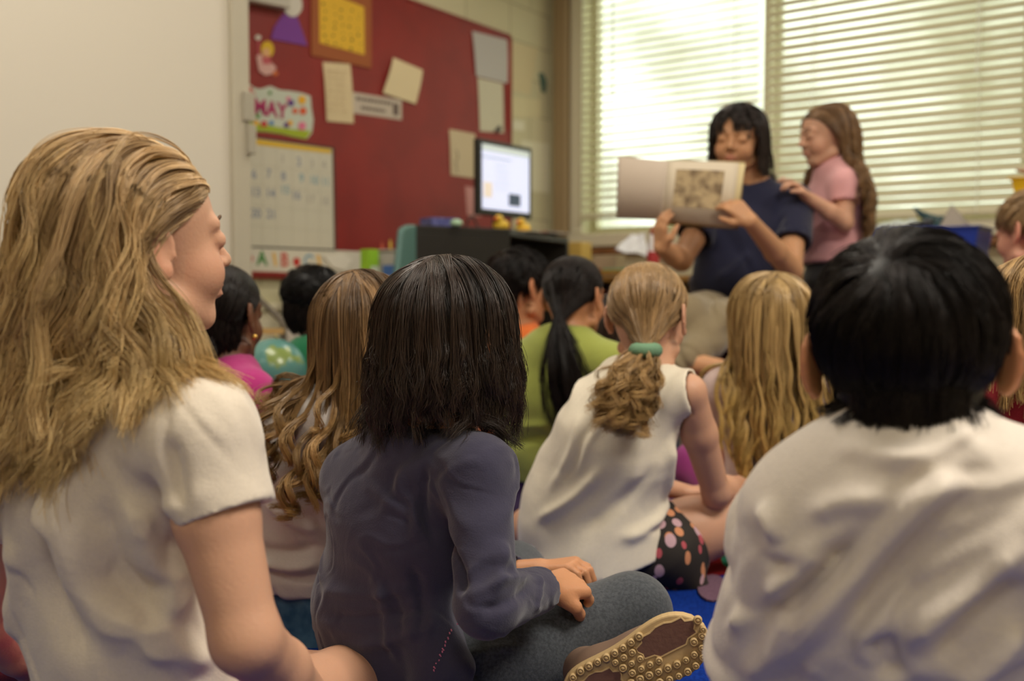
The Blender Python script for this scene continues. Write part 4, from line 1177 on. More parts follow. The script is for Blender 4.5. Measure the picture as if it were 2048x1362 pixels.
# white crumpled sheet and bright card
q0 = [P(1226, 500, 4.75), P(1262, 470, 4.85), P(1291, 466, 4.8), P(1293, 512, 4.7), P(1262, 506, 4.72)]
V = []; N = 10
for i in range(N+1):
    for j in range(N+1):
        u, v = i/N, j/N
        a_ = q0[0]*(1-v)+q0[1]*v if v < .5 else q0[1]*(1-v)+q0[2]*v
        top = q0[1]*(1-u)+q0[2]*u; bot = q0[0]*(1-u)+q0[3]*u
        V.append(top*(1-v)+bot*v+UB*.012*math.sin(u*7+v*5)+UZ*.004*math.sin(u*11-v*6))
V = np.array(V); top_n = len(V)
V = np.concatenate([V, V+UB*-.002]); Fc = []
for i in range(N):
    for j in range(N):
        q = i*(N+1)+j; Fc.append((q, q+1, q+N+2, q+N+1)); Fc.append((top_n+q, top_n+q+N+1, top_n+q+N+2, top_n+q+1))
for i in range(N):
    for q, r_ in ((i*(N+1), (i+1)*(N+1)), ((i+1)*(N+1)+N, i*(N+1)+N), (i+1, i), (N*(N+1)+i, N*(N+1)+i+1)): Fc.append((q, r_, top_n+r_, top_n+q))
lo_ = V[:, 2].min(); V[:, 2] -= max(0, 0)
V[:, 2] += (BT+.032)-lo_ if lo_ < BT+.032 else 0
tag(mesh_np('crumpled_sheet', V, [tuple(f) for f in Fc], pmat('crumple_white', 222, 222, 224), None, True), 'crumpled white sheet standing on the golden book under the window', 'paper')
mb = MB(); p = thing_px(1306, 4.55); mb.lathe(p, [(.026, 0), (.028, .01), (.028, .13), (.018, .155), (.016, .18)], 20)
bt = tag(mb.build('glue_bottle', mat('bottle_white', srgb(222, 214, 212), .4), smooth=True), 'white bottle with a red label and cap beside the teacher', 'bottle')
mb = MB(); mb.lathe(p, [(.0285, .04), (.0287, .042), (.0287, .10), (.0285, .102)], 20); mb.build('label', mat('label_red', srgb(176, 50, 50), .5), bt, True)
mb = MB(); mb.lathe(p+UZ*.18, [(.017, 0), (.015, .02), (.005, .035)], 16); mb.build('cap', MATS['label_red'], bt, True)

# blue bin with odds and ends
def bin_(name, c, ux, uy, lx, ly, h, m, label, cat='bin', taper=.9):
    o = empty(name, c, label, cat); mb = MB()
    def ring(k, z, off): return [c+ux*(sx*(lx/2*k+off))+uy*(sy*(ly/2*k+off))+UZ*z for sx, sy in ((-1, -1), (1, -1), (1, 1), (-1, 1))]
    R_ = [ring(taper, 0, 0), ring(1, h, 0), ring(1, h, .012), ring(1, h+.006, .012), ring(1, h+.006, -.004), ring(taper, .006, -.004)]
    for r_ in R_: mb.V += r_
    for i in range(5):
        for j in range(4):
            q = (j+1) % 4; mb.F.append((i*4+j, i*4+q, i*4+4+q, i*4+4+j))
    mb.F.append((3, 2, 1, 0)); mb.F.append((20, 21, 22, 23))
    mb.build('tub', m, o, bevel=.003); return o
bc_ = thing_px(1842, 4.28)
bin_('storage_bin', bc_, UW, UB, .50, .30, .18, mat('bin_blue', srgb(38, 62, 160), .35), 'blue plastic bin full of odds and ends on the bookcase')
# inside: clear bag, binoculars, teal thing, card
bag_m = mat('clear_bag', srgb(220, 226, 224), .15, trans=.35)
g = bc_+UZ*.16
ops = [(EL(g-UW*.13, (.10, .09, .06)), .02, 'u'), (EL(g-UW*.06+UZ*.02, (.07, .07, .05)), .03, 'u')]
sdf_mesh('plastic_bag', ops, .006, bag_m, None, wobs=[(3, 60, .006, (1, 1, 1)), (4, 130, .0025, (1, 1, 1))])
tag(bpy.data.objects['plastic_bag'], 'crinkled clear plastic bag bulging from the blue bin', 'bag')
bn = empty('binoculars', g+UZ*.03, 'dark toy binoculars lying in the blue bin', 'binoculars')
dm = mat('binocular_dark', srgb(40, 40, 48), .4)
for k_ in (0, 1):
    mb = MB(); o_ = g+UZ*(.035)+UW*(-.02+.0*k_)-UB*(.04*k_-.05); mb.lathe(o_-UW*.03, [(.012, 0), (.014, .01), (.013, .05), (.020, .07), (.021, .10), (.018, .101)], 16, axis=nrm(UW+UZ*(.15))); mb.build('barrel', dm, bn, True)
mb = MB(); mb.cbox(g+UZ*.04+UW*.0+UB*.03, UW*.02, UB*.04, UZ*.012); mb.build('bridge', dm, bn)
mb = MB(); pts = [P(1828, 416, 4.3), P(1842, 428, 4.3), P(1860, 438, 4.28), P(1880, 446, 4.26)]
mb.tube(pts, [.006, .014, .022, .026], 12); o = mb.build('toy_lizard', mat('teal_plastic', srgb(24, 60, 66), .35), smooth=True); tag(o, 'dark teal toy with a pointed tail sticking up from the blue bin', 'toy')
sdf_mesh('rounded_body', [(EL(P(1882, 450, 4.26), (.036, .03, .04)), .01, 'u'), (EL(P(1870, 462, 4.24), (.03, .03, .03)), .02, 'u')], .004, MATS['teal_plastic'], None)
rb = bpy.data.objects['rounded_body']; rb.parent = o; 
sh_ = [P(1870, 470, 4.2), P(1903, 408, 4.22), P(1952, 462, 4.15), P(1950, 480, 4.15), P(1870, 486, 4.2)]
mb = MB(); mb.prism(sh_, nrm(UB)*.004); tag(mb.build('grey_card', mat('card_grey', srgb(168, 158, 146), .8)), 'pointed grey card standing in the right of the blue bin', 'card')
mb = MB(); mb.tube([P(1735, 440, 4.2), P(1742, 452, 4.2), P(1748, 470, 4.2)], .006, 8); tag(mb.build('marker_pen', dm), 'dark pen leaning at the left end of the blue bin', 'pen')
# shelf on the right with yellow bin and brown tray
sh = empty('shelf_unit', at_z(2160, 3.9, 0), 'white shelf unit carrying the yellow bin at the right edge', 'shelf unit')
p = at_z(2035, 3.85, 0)
mb = MB(); mb.box(p-UW*.0+UB*-.2, UW*.8, UB*.4, UZ*.92); mb.build('carcass', bk_m, sh, bevel=.003)
yb = p+UW*.16+UB*-.05+UZ*.92
bin_('storage_bin', yb, UW, UB, .36, .26, .085, mat('bin_yellow', srgb(226, 180, 24), .4), 'yellow plastic bin on the shelf unit at the right edge', taper=.9)
mb = MB(); tp = yb+UZ*.095
mb.prism([tp-UW*.20-UB*.1+UZ*.045, tp+UW*.2-UB*.1+UZ*.045, tp+UW*.2+UB*.14+UZ*.01, tp-UW*.12+UB*.14+UZ*.0], UZ*.006); tag(mb.build('cardboard_lid', mat('lid_brown', srgb(150, 88, 40), .7)), 'brown cardboard lid lying over the yellow bin', 'lid')

# low shelf under the board with boxes, and the chair behind
ls = empty('low_shelf', room_pt(1.7, .3, 0), 'low cream shelf under the red board behind the children', 'shelf')
mb = MB(); rbox(mb, 1.74, 2.16, .09, .50, .60, .625); mb.build('top', bk_m, ls, bevel=.003)
mb = MB(); rbox(mb, 1.74, 2.16, .09, .11, 0, .60); mb.build('back', bk_m, ls)
for t_ in (1.74, 2.14): 
    mb = MB(); rbox(mb, t_, t_+.02, .11, .50, 0, .60); mb.build('side', bk_m, ls)
def lp(px, d): return at_z(px, d, .625)
p = lp(741, 4.2); mb = MB(); mb.box(p-UW*.0, UW*.05, UB*.06, UZ*.13)
o = tag(mb.build('glue_carton', mat('carton_green', srgb(150, 200, 50), .5), bevel=.003), 'bright green carton on the low shelf under the board', 'carton')
mb = MB(); mb.box(p+UW*.0502+UZ*.01, UW*.001, UB*.05, UZ*.05); mb.build('label', mat('carton_white', srgb(210, 220, 200), .5), o)
p = lp(792, 4.25)
cm = mat('tub_clear', srgb(204, 196, 188), .3, trans=.12)
o = bin_('pencil_tub', p, nrm(np.array([1, -.25, 0])), nrm(np.array([.25, 1, 0])), .15, .12, .125, cm, 'cloudy plastic tub with a blue label on the low shelf', 'tub', .85)
for k_, (dx, hh, c_) in enumerate(((-.05, .16, (200, 90, 60)), (-.02, .17, (230, 200, 80)), (.02, .155, (80, 110, 170)), (.05, .165, (210, 210, 200)))):
    mb = MB(); q = p+np.array([dx, .0, .008]); mb.tube([q, q+np.array([dx*.2, .01, hh-.02]), q+np.array([dx*.22, .01, hh])], [.005, .005, .001], 8)
    cn = ['orange', 'yellow', 'blue', 'white'][k_]; tag(mb.build('crayon', mat('crayon_'+cn, srgb(*c_), .5)), cn+' crayon standing in the cloudy tub', 'crayon', 'crayons in the tub')
mb = MB(); mb.box(p+np.array([-.045, -.088, .02]), np.array([.08, -.02, 0]), np.array([0, .002, 0]), UZ*.045); mb.build('label', mat('label_blue', srgb(70, 110, 180), .5), o)
# teal plastic chair left of the desk
ch = empty('plastic_chair', at_z(822, 4.1, 0), 'teal moulded plastic chair tucked beside the black desk', 'chair')
tm = mat('chair_teal', srgb(86, 124, 118), .4); c0 = at_z(826, 3.9, 0)
ay_ = nrm(np.array([.95, -.30, 0])); ax_ = nrm(np.array([.30, .95, 0]))
ops = [(EC(c0+UZ*.64, c0+UZ*.80, (.17, .05), (.13, .04), ax_), .02, 'u'), ((c0+ay_*.012, ay_), 0, 'i'), ((c0-ay_*.012, -ay_), 0, 'i')]
sdf_mesh('backrest', ops, .005, tm, ch)
mb = MB(); mb.cbox(c0-ay_*.17+UZ*.40, ax_*.34, ay_*.34, UZ*.02); mb.build('seat', tm, ch, bevel=.008)
for sx in (-1, 1):
    for sy in (-1, 1):
        q = c0-ay_*.17+ax_*.15*sx+ay_*.15*sy; mb = MB(); mb.tube([q, q+UZ*.39], .009, 8); mb.build('leg', mat('chrome', srgb(170, 170, 170), .25, metal=.9), ch, True)
mb = MB(); mb.tube([c0+ay_*.0+UZ*.41, c0+ay_*.004+UZ*.68], .009, 8); mb.build('back_support', MATS['chrome'], ch)

# easel legs, white board, globe and crate behind the children
es = empty('display_easel', at_z(540, 3.4, 0), 'dark metal easel leg with a narrow wooden ledge against the wall', 'easel')
mb = MB(); mb.tube([P(497, 572, 3.5), P(520, 600, 3.5), P(562, 640, 3.45), P(567, 652, 3.45), at_z(569, 3.45, 0.0)], .011, 8); mb.build('leg', mat('easel_metal', srgb(98, 88, 72), .5), es, True)
mb = MB(); mb.tube([P(497, 572, 3.5), at_z(480, 3.45, 0)], .011, 8); mb.build('leg', MATS['easel_metal'], es, True)
mb = MB(); a_ = P(490, 668, 3.42); b_ = P(566, 668, 3.42); mb.box(a_, b_-a_, np.array([0, .05, 0]), UZ*.018); mb.build('ledge', mat('ledge_pine', srgb(190, 152, 90), .6), es)
mb = MB(); a_ = at_z(568, 3.5, .0); b_ = at_z(640, 3.6, .0); mb.box(a_, b_-a_, np.array([-.1, .3, 0])*.06, UZ*.505); o = mb.build('white_board', mat('board_white', srgb(188, 178, 162), .6), bevel=.003); tag(o, 'plain off-white board leaning on the wall behind the boy in green', 'board')
gb = empty('globe', at_z(545, 2.55, .40), 'pale teal globe with green and yellow land behind the girl in magenta', 'globe')
V, Fc = ball(at_z(545, 2.55, .375), .085, 48, 32)
gm = mat('globe_map', srgb(84, 130, 124), .25, col2=srgb(120, 138, 72), cscale=9, contrast=(.56, .6))
mesh_np('sphere', V, Fc, gm, gb, True)
mb = MB(); gc = at_z(545, 2.55, .375); mb.tube([gc+np.array([0, math.cos(a)*.094, math.sin(a)*.094]) for a in np.linspace(-1.9, 1.3, 14)], .004, 6); mb.build('meridian_arm', mat('globe_arm', srgb(170, 150, 100), .4), gb, True)
mb = MB(); mb.lathe(at_z(545, 2.55, .262), [(.07, 0), (.07, .006), (.02, .014), (.01, .028)], 24); mb.build('base', MATS['globe_arm'], gb, True)
bin_('storage_bin', at_z(545, 2.55, 0), np.array([1., 0, 0]), np.array([0, 1., 0]), .26, .24, .255, mat('crate_blue', srgb(44, 70, 150), .4), 'blue crate under the globe on the floor')
mb = MB(); mb.cbox(at_z(545, 2.55, .2605), np.array([.27, 0, 0]), np.array([0, .25, 0]), UZ*.001); 
tag(mb.build('crate_lid', MATS['crate_blue']), 'flat blue lid of the crate under the globe', 'lid')

# ------------------------------------------------------------------ rug
rug = empty('rug', (0, 1.9, 0), 'large bright blue classroom rug with red and coloured patches under the children', 'rug')
rug_m = mat('rug_blue', srgb(14, 52, 140), .95, col2=srgb(8, 38, 116), cscale=220, bump=.002, bscale=400, spec=.1)
def rugshape(pts, z, m, nm):
    mb = MB(); mb.prism([np.array([x, y, z]) for x, y in pts], UZ*.003); return mb.build(nm, m, rug)
mb = MB(); rx = nrm(np.array([math.cos(-.15), math.sin(-.15), 0])); ry = np.cross(UZ, rx)
mb.cbox(np.array([.15, 1.75, .006]), rx*3.1, ry*3.1, UZ*.012); mb.build('pile', rug_m, rug, bevel=.004)
rgm = lambda n, r, g_, b: mat('rug_'+n, srgb(r, g_, b), .95, col2=tuple(c*.85 for c in srgb(r, g_, b)[:3])+(1,), cscale=200, bump=.002, bscale=400, spec=.1)
def px_floor(lst): return [tuple(PZ(x, y, .012)[:2]) for x, y in lst]
rugshape(px_floor([(1200, 1178), (1560, 1138), (1700, 1090), (1650, 1030), (1200, 1075)]), .0125, rgm('red', 122, 26, 30), 'red_patch')
rugshape([tuple(PZ(1466+24*math.cos(a), 1122+18*math.sin(a), .012)[:2]) for a in np.linspace(0, 5.9, 16)], .0135, rgm('green', 50, 140, 110), 'green_dot')
rugshape([tuple(PZ(1425+30*math.cos(a), 1180+26*math.sin(a), .012)[:2]) for a in np.linspace(0, 5.9, 16)], .0145, rgm('rose', 120, 92, 110), 'rose_dot')
rugshape([tuple(PZ(612+26*math.cos(a), 1336+30*math.sin(a), .012)[:2]) for a in np.linspace(0, 5.9, 16)], .0135, rgm('rose', 120, 92, 110), 'rose_dot')
mb = MB(); mb.tube([np.array([*PZ(1380, 1292, .014)[:2], .0135]), np.array([*PZ(1440, 1268, .014)[:2], .0135]), np.array([*PZ(1520, 1245, .014)[:2], .0135])], .0028, 6); mb.build('black_line', rgm('black', 30, 30, 40), rug)
# ------------------------------------------------------------------ building one person
def build_person(label, J, hd, skin, top, bottom, h=.004, hands=None, shoes=None, ears=(1, -1), face=False, group='children sitting on the rug',
                 armf=1.0, legf=1.0, neck_r=.036, earsc=1.0, open_ear=1.0, fat=1.0, closed=False, blush=.2, hh=None):
    s = J['s']; hc = J['hc']; R = frame(*hd[:3]); H = hd[3]
    base = J['pel']*[1, 1, 0]
    o = empty('person', base, label, 'person', group)
    sk = head_ops(hc, R, H, ears=ears, earsc=earsc, open_ear=open_ear)+neck_ops(hc, R, H, J['nb'], neck_r)
    sk += torso(J, -.004, fat)+arms(J, 0, f=armf)
    lg = [n for n in 'RL' if J.get('kn'+n) is not None]
    sk += legs(J, 0, ''.join(lg), f=legf)
    for n in lg: sk += foot(J, n)
    for n in 'RL':
        hn = (hands or {}).get(n, {}); sd = 1 if n == 'R' else -1
        dr = hn.get('dir', nrm(J['wr'+n]-J['el'+n])); pal = hn.get('pal', -UZ+0.01*dr)
        sk += hand_ops(J['wr'+n], dr, pal, sd, hn.get('size', s*.98), hn.get('curl', .5), hn.get('thumb', .6), curls=hn.get('curls'))
    if face: eyes(o, hc, R, H)
    # top
    g = top.get('g', .012); T = torso(J, g, fat, g2=top.get('g2', g+.006), gs=top.get('gs', 0))
    nd = nrm(hc+R@np.array([0, -.03, -.06])-J['nb']); ncut = J['nb']+nd*top.get('collar', .0)+np.array([0, 0, 0])
    cn = nrm(nd+R[:, 1]*0+top.get('ctilt', np.zeros(3)))
    T[-1] = (RC(J['up'], J['nb']+nd*.04, .052*s+g*.6, .044*s+g*.5, cut=[(ncut, cn)]), .025, 'u')
    ops = list(T); subs = []
    sl = top.get('sleeve')
    if sl:
        for n in 'RL':
            a, b = sleeve(J, n, sl[0], sl[1]*s, sl[2]*s, drop=top.get('drop', {}).get(n, (0, 0, 0)), flare=0)
            ops += a; subs += b
    ops += top.get('extra', [])
    subs.append((RC(J['nb']-nd*.012, J['nb']+nd*.08, (neck_r+.003)*H/.2*1.0, (neck_r+.004)*H/.2), .004, 's'))
    if sl is None:
        for n in 'RL':
            sd = nrm(J['sh'+n]-J['sh'+('L' if n == 'R' else 'R')])
            e = J['sh'+n]+sd*top.get('armcut', .004)
            q = ops[3 if n == 'R' else 4]; ops[3 if n == 'R' else 4] = (RC(q[0].a, q[0].b, q[0].ra, q[0].rb, cut=[(e, sd)]), q[1], 'u')
            subs.append((RC(J['sh'+n]+sd*.0, J['sh'+n]+(J['el'+n]-J['sh'+n])*.25, .038*s, .036*s), .004, 's'))
    hz = top.get('hem')
    if hz is not None:
        ops.append(((hz[0], hz[1]) if isinstance(hz, tuple) else (np.array([0, 0, hz]), -UZ), .004, 'i'))
    cov = prims(ops)+[q.grow(.004) for q in prims(legs(J, 0, ''.join(lg), f=legf))] if bottom and bottom['kind'] == 'pants' else prims(ops)
    def under(V, Fc):
        d = dist(cov, V, .03); N = normals_np(V, Fc)
        for q in range(1):
            am = np.clip((-d-.002)/.016, 0, 1)*.026
        for n in 'RL':    # keep the part at the cuffs
            pass
        return V-N*am[:, None]
    body = sdf_mesh('body', sk, h, skin_mat(), o, tint=head_tint(hc, R, H, SKIN[skin], blush=blush,
                    lip=(.42, .12, .10) if skin not in ('dark', 'brown') else (.16, .06, .05)), rel=0, post=under)
    sh = sdf_mesh(top.get('name', 'shirt'), ops+subs+top.get('subs', []), top.get('h', h), top['mat'], o, top.get('folds'), top.get('wob', ()), rel=1, post=top.get('post'))
    # bottom
    if bottom:
        gb = bottom.get('g', .008); bo = []
        sp = nrm(J['hipR']-J['hipL'])
        bo.append((EC(J['pel']-UZ*.02, J['waist'], (.104*s+gb, .082*s+gb), (.088*s+gb-.004, .064*s+gb-.004), sp, cut=[(J['waist']-UZ*.04*s, UZ)]), .03, 'u'))
        k = bottom['kind']
        if k in ('pants', 'shorts'):
            fr = 1 if k == 'pants' else bottom.get('len', .5)
            for n in lg:
                if k == 'pants':
                    q = legs(J, gb*.8, n, f=legf, k=.02)
                    bo += q
                    ax = nrm(J['an'+n]-J['kn'+n]); bo.append((RC(J['an'+n]-ax*.04, J['an'+n], .03*s+gb, .028*s+gb, cut=[(J['an'+n]-ax*.004, ax)]), .01, 'u'))
                else:
                    e = J['hip'+n]+(J['kn'+n]-J['hip'+n])*fr; ax = nrm(e-J['hip'+n])
                    bo.append((RC(J['hip'+n], e+ax*.05, .068*s+gb, .062*s+gb, cut=[(e, ax)]), .02, 'u'))
        bo += bottom.get('extra', [])
        bo = bo+bottom.get('subs', [])
        sdf_mesh(bottom.get('name', 'trousers' if k == 'pants' else k), bo, bottom.get('h', h+.0005), bottom['mat'], o, bottom.get('folds'), bottom.get('wob', ()), rel=1)
    for n, spec in (shoes or {}).items():
        fo = [(p.grow(.005), k_, m_) for p, k_, m_ in foot(J, n)]
        sdf_mesh('shoe', fo, h, spec, o)
    env = [p for p, k_, m_ in ops if m_ == 'u']+[RC(hc+R@np.array([0, -.03, -.05]), J['nb'], neck_r*1.05)]
    return o, hc, R, H, env

BL = lambda r, g, b: srgb(r, g, b)
blond = [srgb(136, 106, 68), srgb(232, 196, 146), srgb(244, 212, 146)]
dkblond = [srgb(84, 60, 38), srgb(172, 134, 88), srgb(196, 152, 84)]
ltblond = [srgb(132, 104, 62), srgb(216, 180, 122), srgb(232, 200, 124)]
brown_h = [srgb(18, 12, 9), srgb(66, 48, 38), srgb(50, 36, 26)]
black_h = [srgb(12, 9, 9), srgb(38, 30, 28), srgb(26, 20, 18)]
teach_h = [srgb(24, 17, 15), srgb(58, 44, 38), srgb(46, 34, 30)]
CW = lambda V, Fc: V

def want(n):
    return True

# ------------------------------------------------------------------ 1: blonde girl, cream tee, left foreground
if want('1'):
    J = sit((-.42, 1.0), 48, 1.0)
    put(J, pel=P(285, 1400, 1.0), waist=P(250, 1200, .99), chest=P(208, 985, .975), up=P(215, 870, .97), nb=P(232, 790, .97), hc=P(287, 484, .985),
        shR=P(395, 872, .885), shL=P(50, 890, 1.06), elR=P(492, 1278, .85), wrR=P(640, 1420, 1.0), elL=P(-20, 1240, 1.15), wrL=P(120, 1380, 1.3),
        hipR=P(380, 1500, .97), hipL=P(180, 1470, 1.08), knR=P(690, 1470, 1.22), knL=P(250, 1440, 1.45), anR=P(480, 1500, 1.3), toeR=P(400, 1500, 1.35), anL=P(420, 1520, 1.45), toeL=P(500, 1520, 1.4))
    for n in ('knR', 'knL', 'anR', 'toeR', 'anL', 'toeL', 'hipR', 'hipL'): J[n][2] = max(J[n][2], {'k': .09, 'a': .05, 't': .04, 'h': .085}[n[0]])
    tee = cloth('tee_cream', srgb(226, 214, 198), wr=.006, wscale=9)
    fl = [([(330, 880), (352, 960), (372, 1010)], -.006, .010), ([(430, 975), (330, 1020), (250, 1060)], .004, .014), ([(300, 960), (330, 1060), (372, 1120)], -.006, .016),
          ([(250, 980), (300, 1120), (380, 1220)], .006, .018), ([(200, 1000), (240, 1150), (330, 1260)], -.006, .018), ([(90, 960), (150, 1150), (260, 1300)], .007, .022),
          ([(60, 1000), (100, 1180), (180, 1330)], -.007, .02), ([(380, 1100), (340, 1200), (300, 1330)], .006, .016), ([(150, 920), (130, 1010), (60, 1060)], .006, .016),
          ([(350, 1170), (270, 1180), (200, 1150)], -.005, .014), ([(430, 1330), (330, 1290), (230, 1220)], .007, .018), ([(30, 1080), (40, 1200), (20, 1290)], .006, .02),
          ([(345, 770), (330, 850), (325, 900)], -.0022, .004), ([(360, 1010), (440, 985), (515, 950)], 0, .01)]
    o, hc, R, H, env = build_person('girl with long wavy blonde hair in a plain cream t-shirt, seated furthest left', J, (46, 3, 0, .182), 'fair',
        dict(mat=tee, g=.012, g2=.018, gs=.002, sleeve=(.40, .047, .043), folds=fl, wob=[(5, 9, .004, (1, 1, .6)), (7, 30, .0042, (.25, .1, -1), 1), (8, 46, .0022, (.6, .1, -.8), 1)], h=.0035, collar=.006,
             drop={'R': (.006, 0, .0)}),
        dict(kind='shorts', mat=cloth('shorts_pink', srgb(206, 90, 150), wr=.002), len=.45), h=.0032, face=True, armf=1.08, blush=.35, earsc=1.08, open_ear=.5)
    hair(o, hc, R, H, env, blond, n=10500, ng=330, L=.31, steps=34, rad=.00060, vol=.026, wave=(.0135, .105), swept=.8, part=.15, cut=(P(120, 880, 1.0), nrm(np.array([.15, 0, -1.0])), .03), seed=11, clump=.85, fly=.0045, grav=.28, m=None,
         zl=lambda d: -0.80+1.12*np.clip((d[:, 1]+.40)/1.2, 0, 1), blow=lambda p, t, gd: (np.array([-.10, .02, 0])*(1 if t < .5 else .2))[None, :]*np.clip(.6-gd[:, 1:2], 0, 1), flyn=160, light=1.0)
    hair(o, hc, R, H, env, blond, n=1500, ng=34, L=.205, steps=34, rad=.00060, vol=.012, wave=(.007, .09), part=-1.2, seed=12, clump=.9, fly=.004, grav=.30, swept=.2,
         keep=lambda d: (d[:, 0] > .35) & (d[:, 1] < -.05) & (d[:, 2] < .5), blow=lambda p, t, gd: np.array([.21, -.08, .0])[None, :]*(.25 < t < .9), name='hair_lock')

# ------------------------------------------------------------------ 2: dark bob, navy top, grey jeans
if want('2'):
    J = sit((-.09, 1.3), 38, 1.0)
    put(J, pel=P(800, 1385, 1.32), waist=P(770, 1215, 1.30), chest=P(805, 1030, 1.27), up=P(840, 925, 1.245), nb=P(880, 860, 1.24), hc=P(905, 672, 1.25),
        shR=P(955, 945, 1.165), shL=P(715, 955, 1.32), elR=P(975, 1210, 1.10), wrR=P(1095, 1175, 1.24), elL=P(800, 1180, 1.5), wrL=P(1080, 1140, 1.45),
        hipR=P(905, 1350, 1.26), hipL=P(790, 1350, 1.40), knR=P(1265, 1225, 1.33), knL=P(1030, 1150, 1.62), anR=P(1010, 1370, 1.42), toeR=P(920, 1380, 1.48), anL=P(1190, 1400, 1.22), toeL=P(1255, 1345, 1.19))
    navy = cloth('top_navy', srgb(62, 60, 80), wr=.004, wscale=12)
    jeans = cloth('jeans_charcoal', srgb(56, 60, 66), srgb(74, 78, 84), wr=.0015, wscale=30)
    fl = [([(852, 935), (840, 1020), (870, 1090)], -.005, .007), ([(960, 905), (900, 930), (862, 965)], -.0018, .004), ([(880, 1060), (915, 1130), (930, 1190)], -.007, .010),
          ([(640, 1180), (740, 1190), (830, 1175)], .003, .010), ([(650, 1230), (760, 1240), (850, 1215)], -.003, .008), ([(700, 1290), (800, 1280), (880, 1240)], .004, .010),
          ([(1010, 1080), (1000, 1150), (985, 1190)], .004, .010), ([(1050, 1180), (1000, 1215), (960, 1225)], -.005, .008), ([(1060, 1150), (1020, 1170), (990, 1160)], .005, .008),
          ([(1080, 1150), (1085, 1190), (1070, 1220)], .003, .006), ([(730, 970), (830, 1030), (900, 1120)], .003, .012), ([(870, 900), (800, 960), (760, 1040)], .002, .012),
          ([(820, 1130), (850, 1190), (840, 1280)], -.004, .008), ([(760, 1150), (770, 1240), (800, 1330)], .003, .010)]
    hd_ = dict(R=dict(dir=nrm(P(1180, 1160, 1.30)-P(1095, 1175, 1.24)), pal=np.array([-.25, .35, -.9]), curl=.95, thumb=.8, size=1.02), L=dict(curl=.8))
    ops_ex = [(EC(J['waist'], P(845, 1365, 1.30), (.096, .074), (.120, .100), nrm(J['shR']-J['shL'])), .03, 'u'), (RC(P(850, 1240, 1.20), P(885, 1340, 1.19), .03, .038), .03, 'u')]
    o, hc, R, H, env = build_person('girl with dark brown bob in navy long-sleeved top and charcoal jeans in the centre foreground', J, (38, 4, 3, .198), 'tan',
        dict(mat=navy, g=.008, g2=.014, sleeve=(1.86, .041, .028), folds=fl, wob=[(15, 14, .0015, (1, 1, .5)), (16, 34, .0028, (1, .3, .15), 1), (17, 60, .0012, (1, .2, -.3), 1)], h=.0032, extra=ops_ex, hem=(P(860, 1405, 1.25), nrm(np.array([.25, .1, -1])))),
        dict(kind='pants', mat=jeans, g=.008, h=.0036, wob=[(9, 20, .0012, (1, 1, 1))], folds=[([(900, 1330), (960, 1300), (1040, 1290)], .003, .01), ([(920, 1300), (950, 1340), (955, 1362)], -.003, .006)]),
        h=.0032, hands=hd_, armf=.98, legf=1.0, blush=.1)
    # stitched seam along the hem
    pr_ = [P(905, 1255, 1.13), P(895, 1285, 1.13), P(880, 1315, 1.13), P(868, 1340, 1.13)]
    sh_o = [c for c in o.children if c.name.startswith('shirt')][0]
    bv = sh_o.data; VV = np.empty(len(bv.vertices)*3); bv.vertices.foreach_get('co', VV); VV = VV.reshape(-1, 3)+origin_of(o)
    FF = np.empty(len(bv.loops), dtype=np.int32); bv.loops.foreach_get('vertex_index', FF); NN = normals_np(VV, FF.reshape(-1, 4))
    mb = MB()
    for i in range(13):
        u = i/12; x = 908-40*u; y = 1252+88*u
        a = pick(VV, NN, x, y); b = pick(VV, NN, x-3.2, y+4); n_ = nrm(np.array([0, -1, .3]))*.0012
        a = a+n_; b = a+nrm(b-a)*.0028 if np.linalg.norm(b-a) > 1e-4 else a+np.array([-.002, 0, -.002])
        mb.tube([a-np.array([.001, 0, 0]), (a+b)/2+n_*.5, b+np.array([.001, 0, 0])], .0009, 5)
    mb.build('pink_stitching', mat('stitch_pink', srgb(206, 120, 150), .7), sh_o)
    hair(o, hc, R, H, env, brown_h, n=10000, ng=420, L=.30, steps=24, rad=.00052, vol=.014, wave=(.0016, .09), part=-.1, cut=(P(890, 840, 1.25), nrm(np.array([-.05, -.25, -1.0])), .020), seed=22, clump=.8, fly=.0034, endcurl=.004, grav=.42, flyn=110,
         zl=lambda d: -0.72+1.2*np.clip((d[:, 1]+.35)/1.2, 0, 1), lenf=lambda d: .80+.2*np.clip(d[:, 2]+.25, 0, 1)*1.2, light=1.0)
    # shoe with knobbly sole facing the camera
    sho = empty('shoe', origin_of(o)*0+0, None, None); sho.parent = o; sho.location = Vector(P(1290, 1320, 1.12)-origin_of(o)); sho['label'] = 'shoe with tan knobbly rubber sole'
    c0 = P(1298, 1306, 1.11); ux = nrm(P(1395, 1262, 1.115)-P(1150, 1385, 1.135)); vn = nrm(np.array([-.02, -.95, .12])); vn = nrm(vn-ux*np.dot(vn, ux)); uy = np.cross(vn, ux)
    uy = uy if uy[2] > 0 else -uy
    def outline(u):   # sole outline, u along its length from -1 (heel) to 1 (toe)
        w_ = .034*(1-.18*math.cos((u+.25)*3.0))*math.sqrt(max(0, 1-abs(u)**3.2))
        return w_
    Lh = .092; cc_ = c0-ux*.022-uy*.006
    mb = MB(); top_, bot_ = [], []
    us = np.linspace(-.995, .995, 26)
    loop = [cc_+ux*Lh*u+uy*outline(u) for u in us]+[cc_+ux*Lh*u-uy*outline(u) for u in us[::-1]]
    mb.prism([p-vn*0 for p in loop], -vn*.016); tan_m = mat('rubber_tan', srgb(186, 158, 112), .65, bump=.0003, bscale=200)
    sole = mb.build('sole', tan_m, sho, bevel=.002)
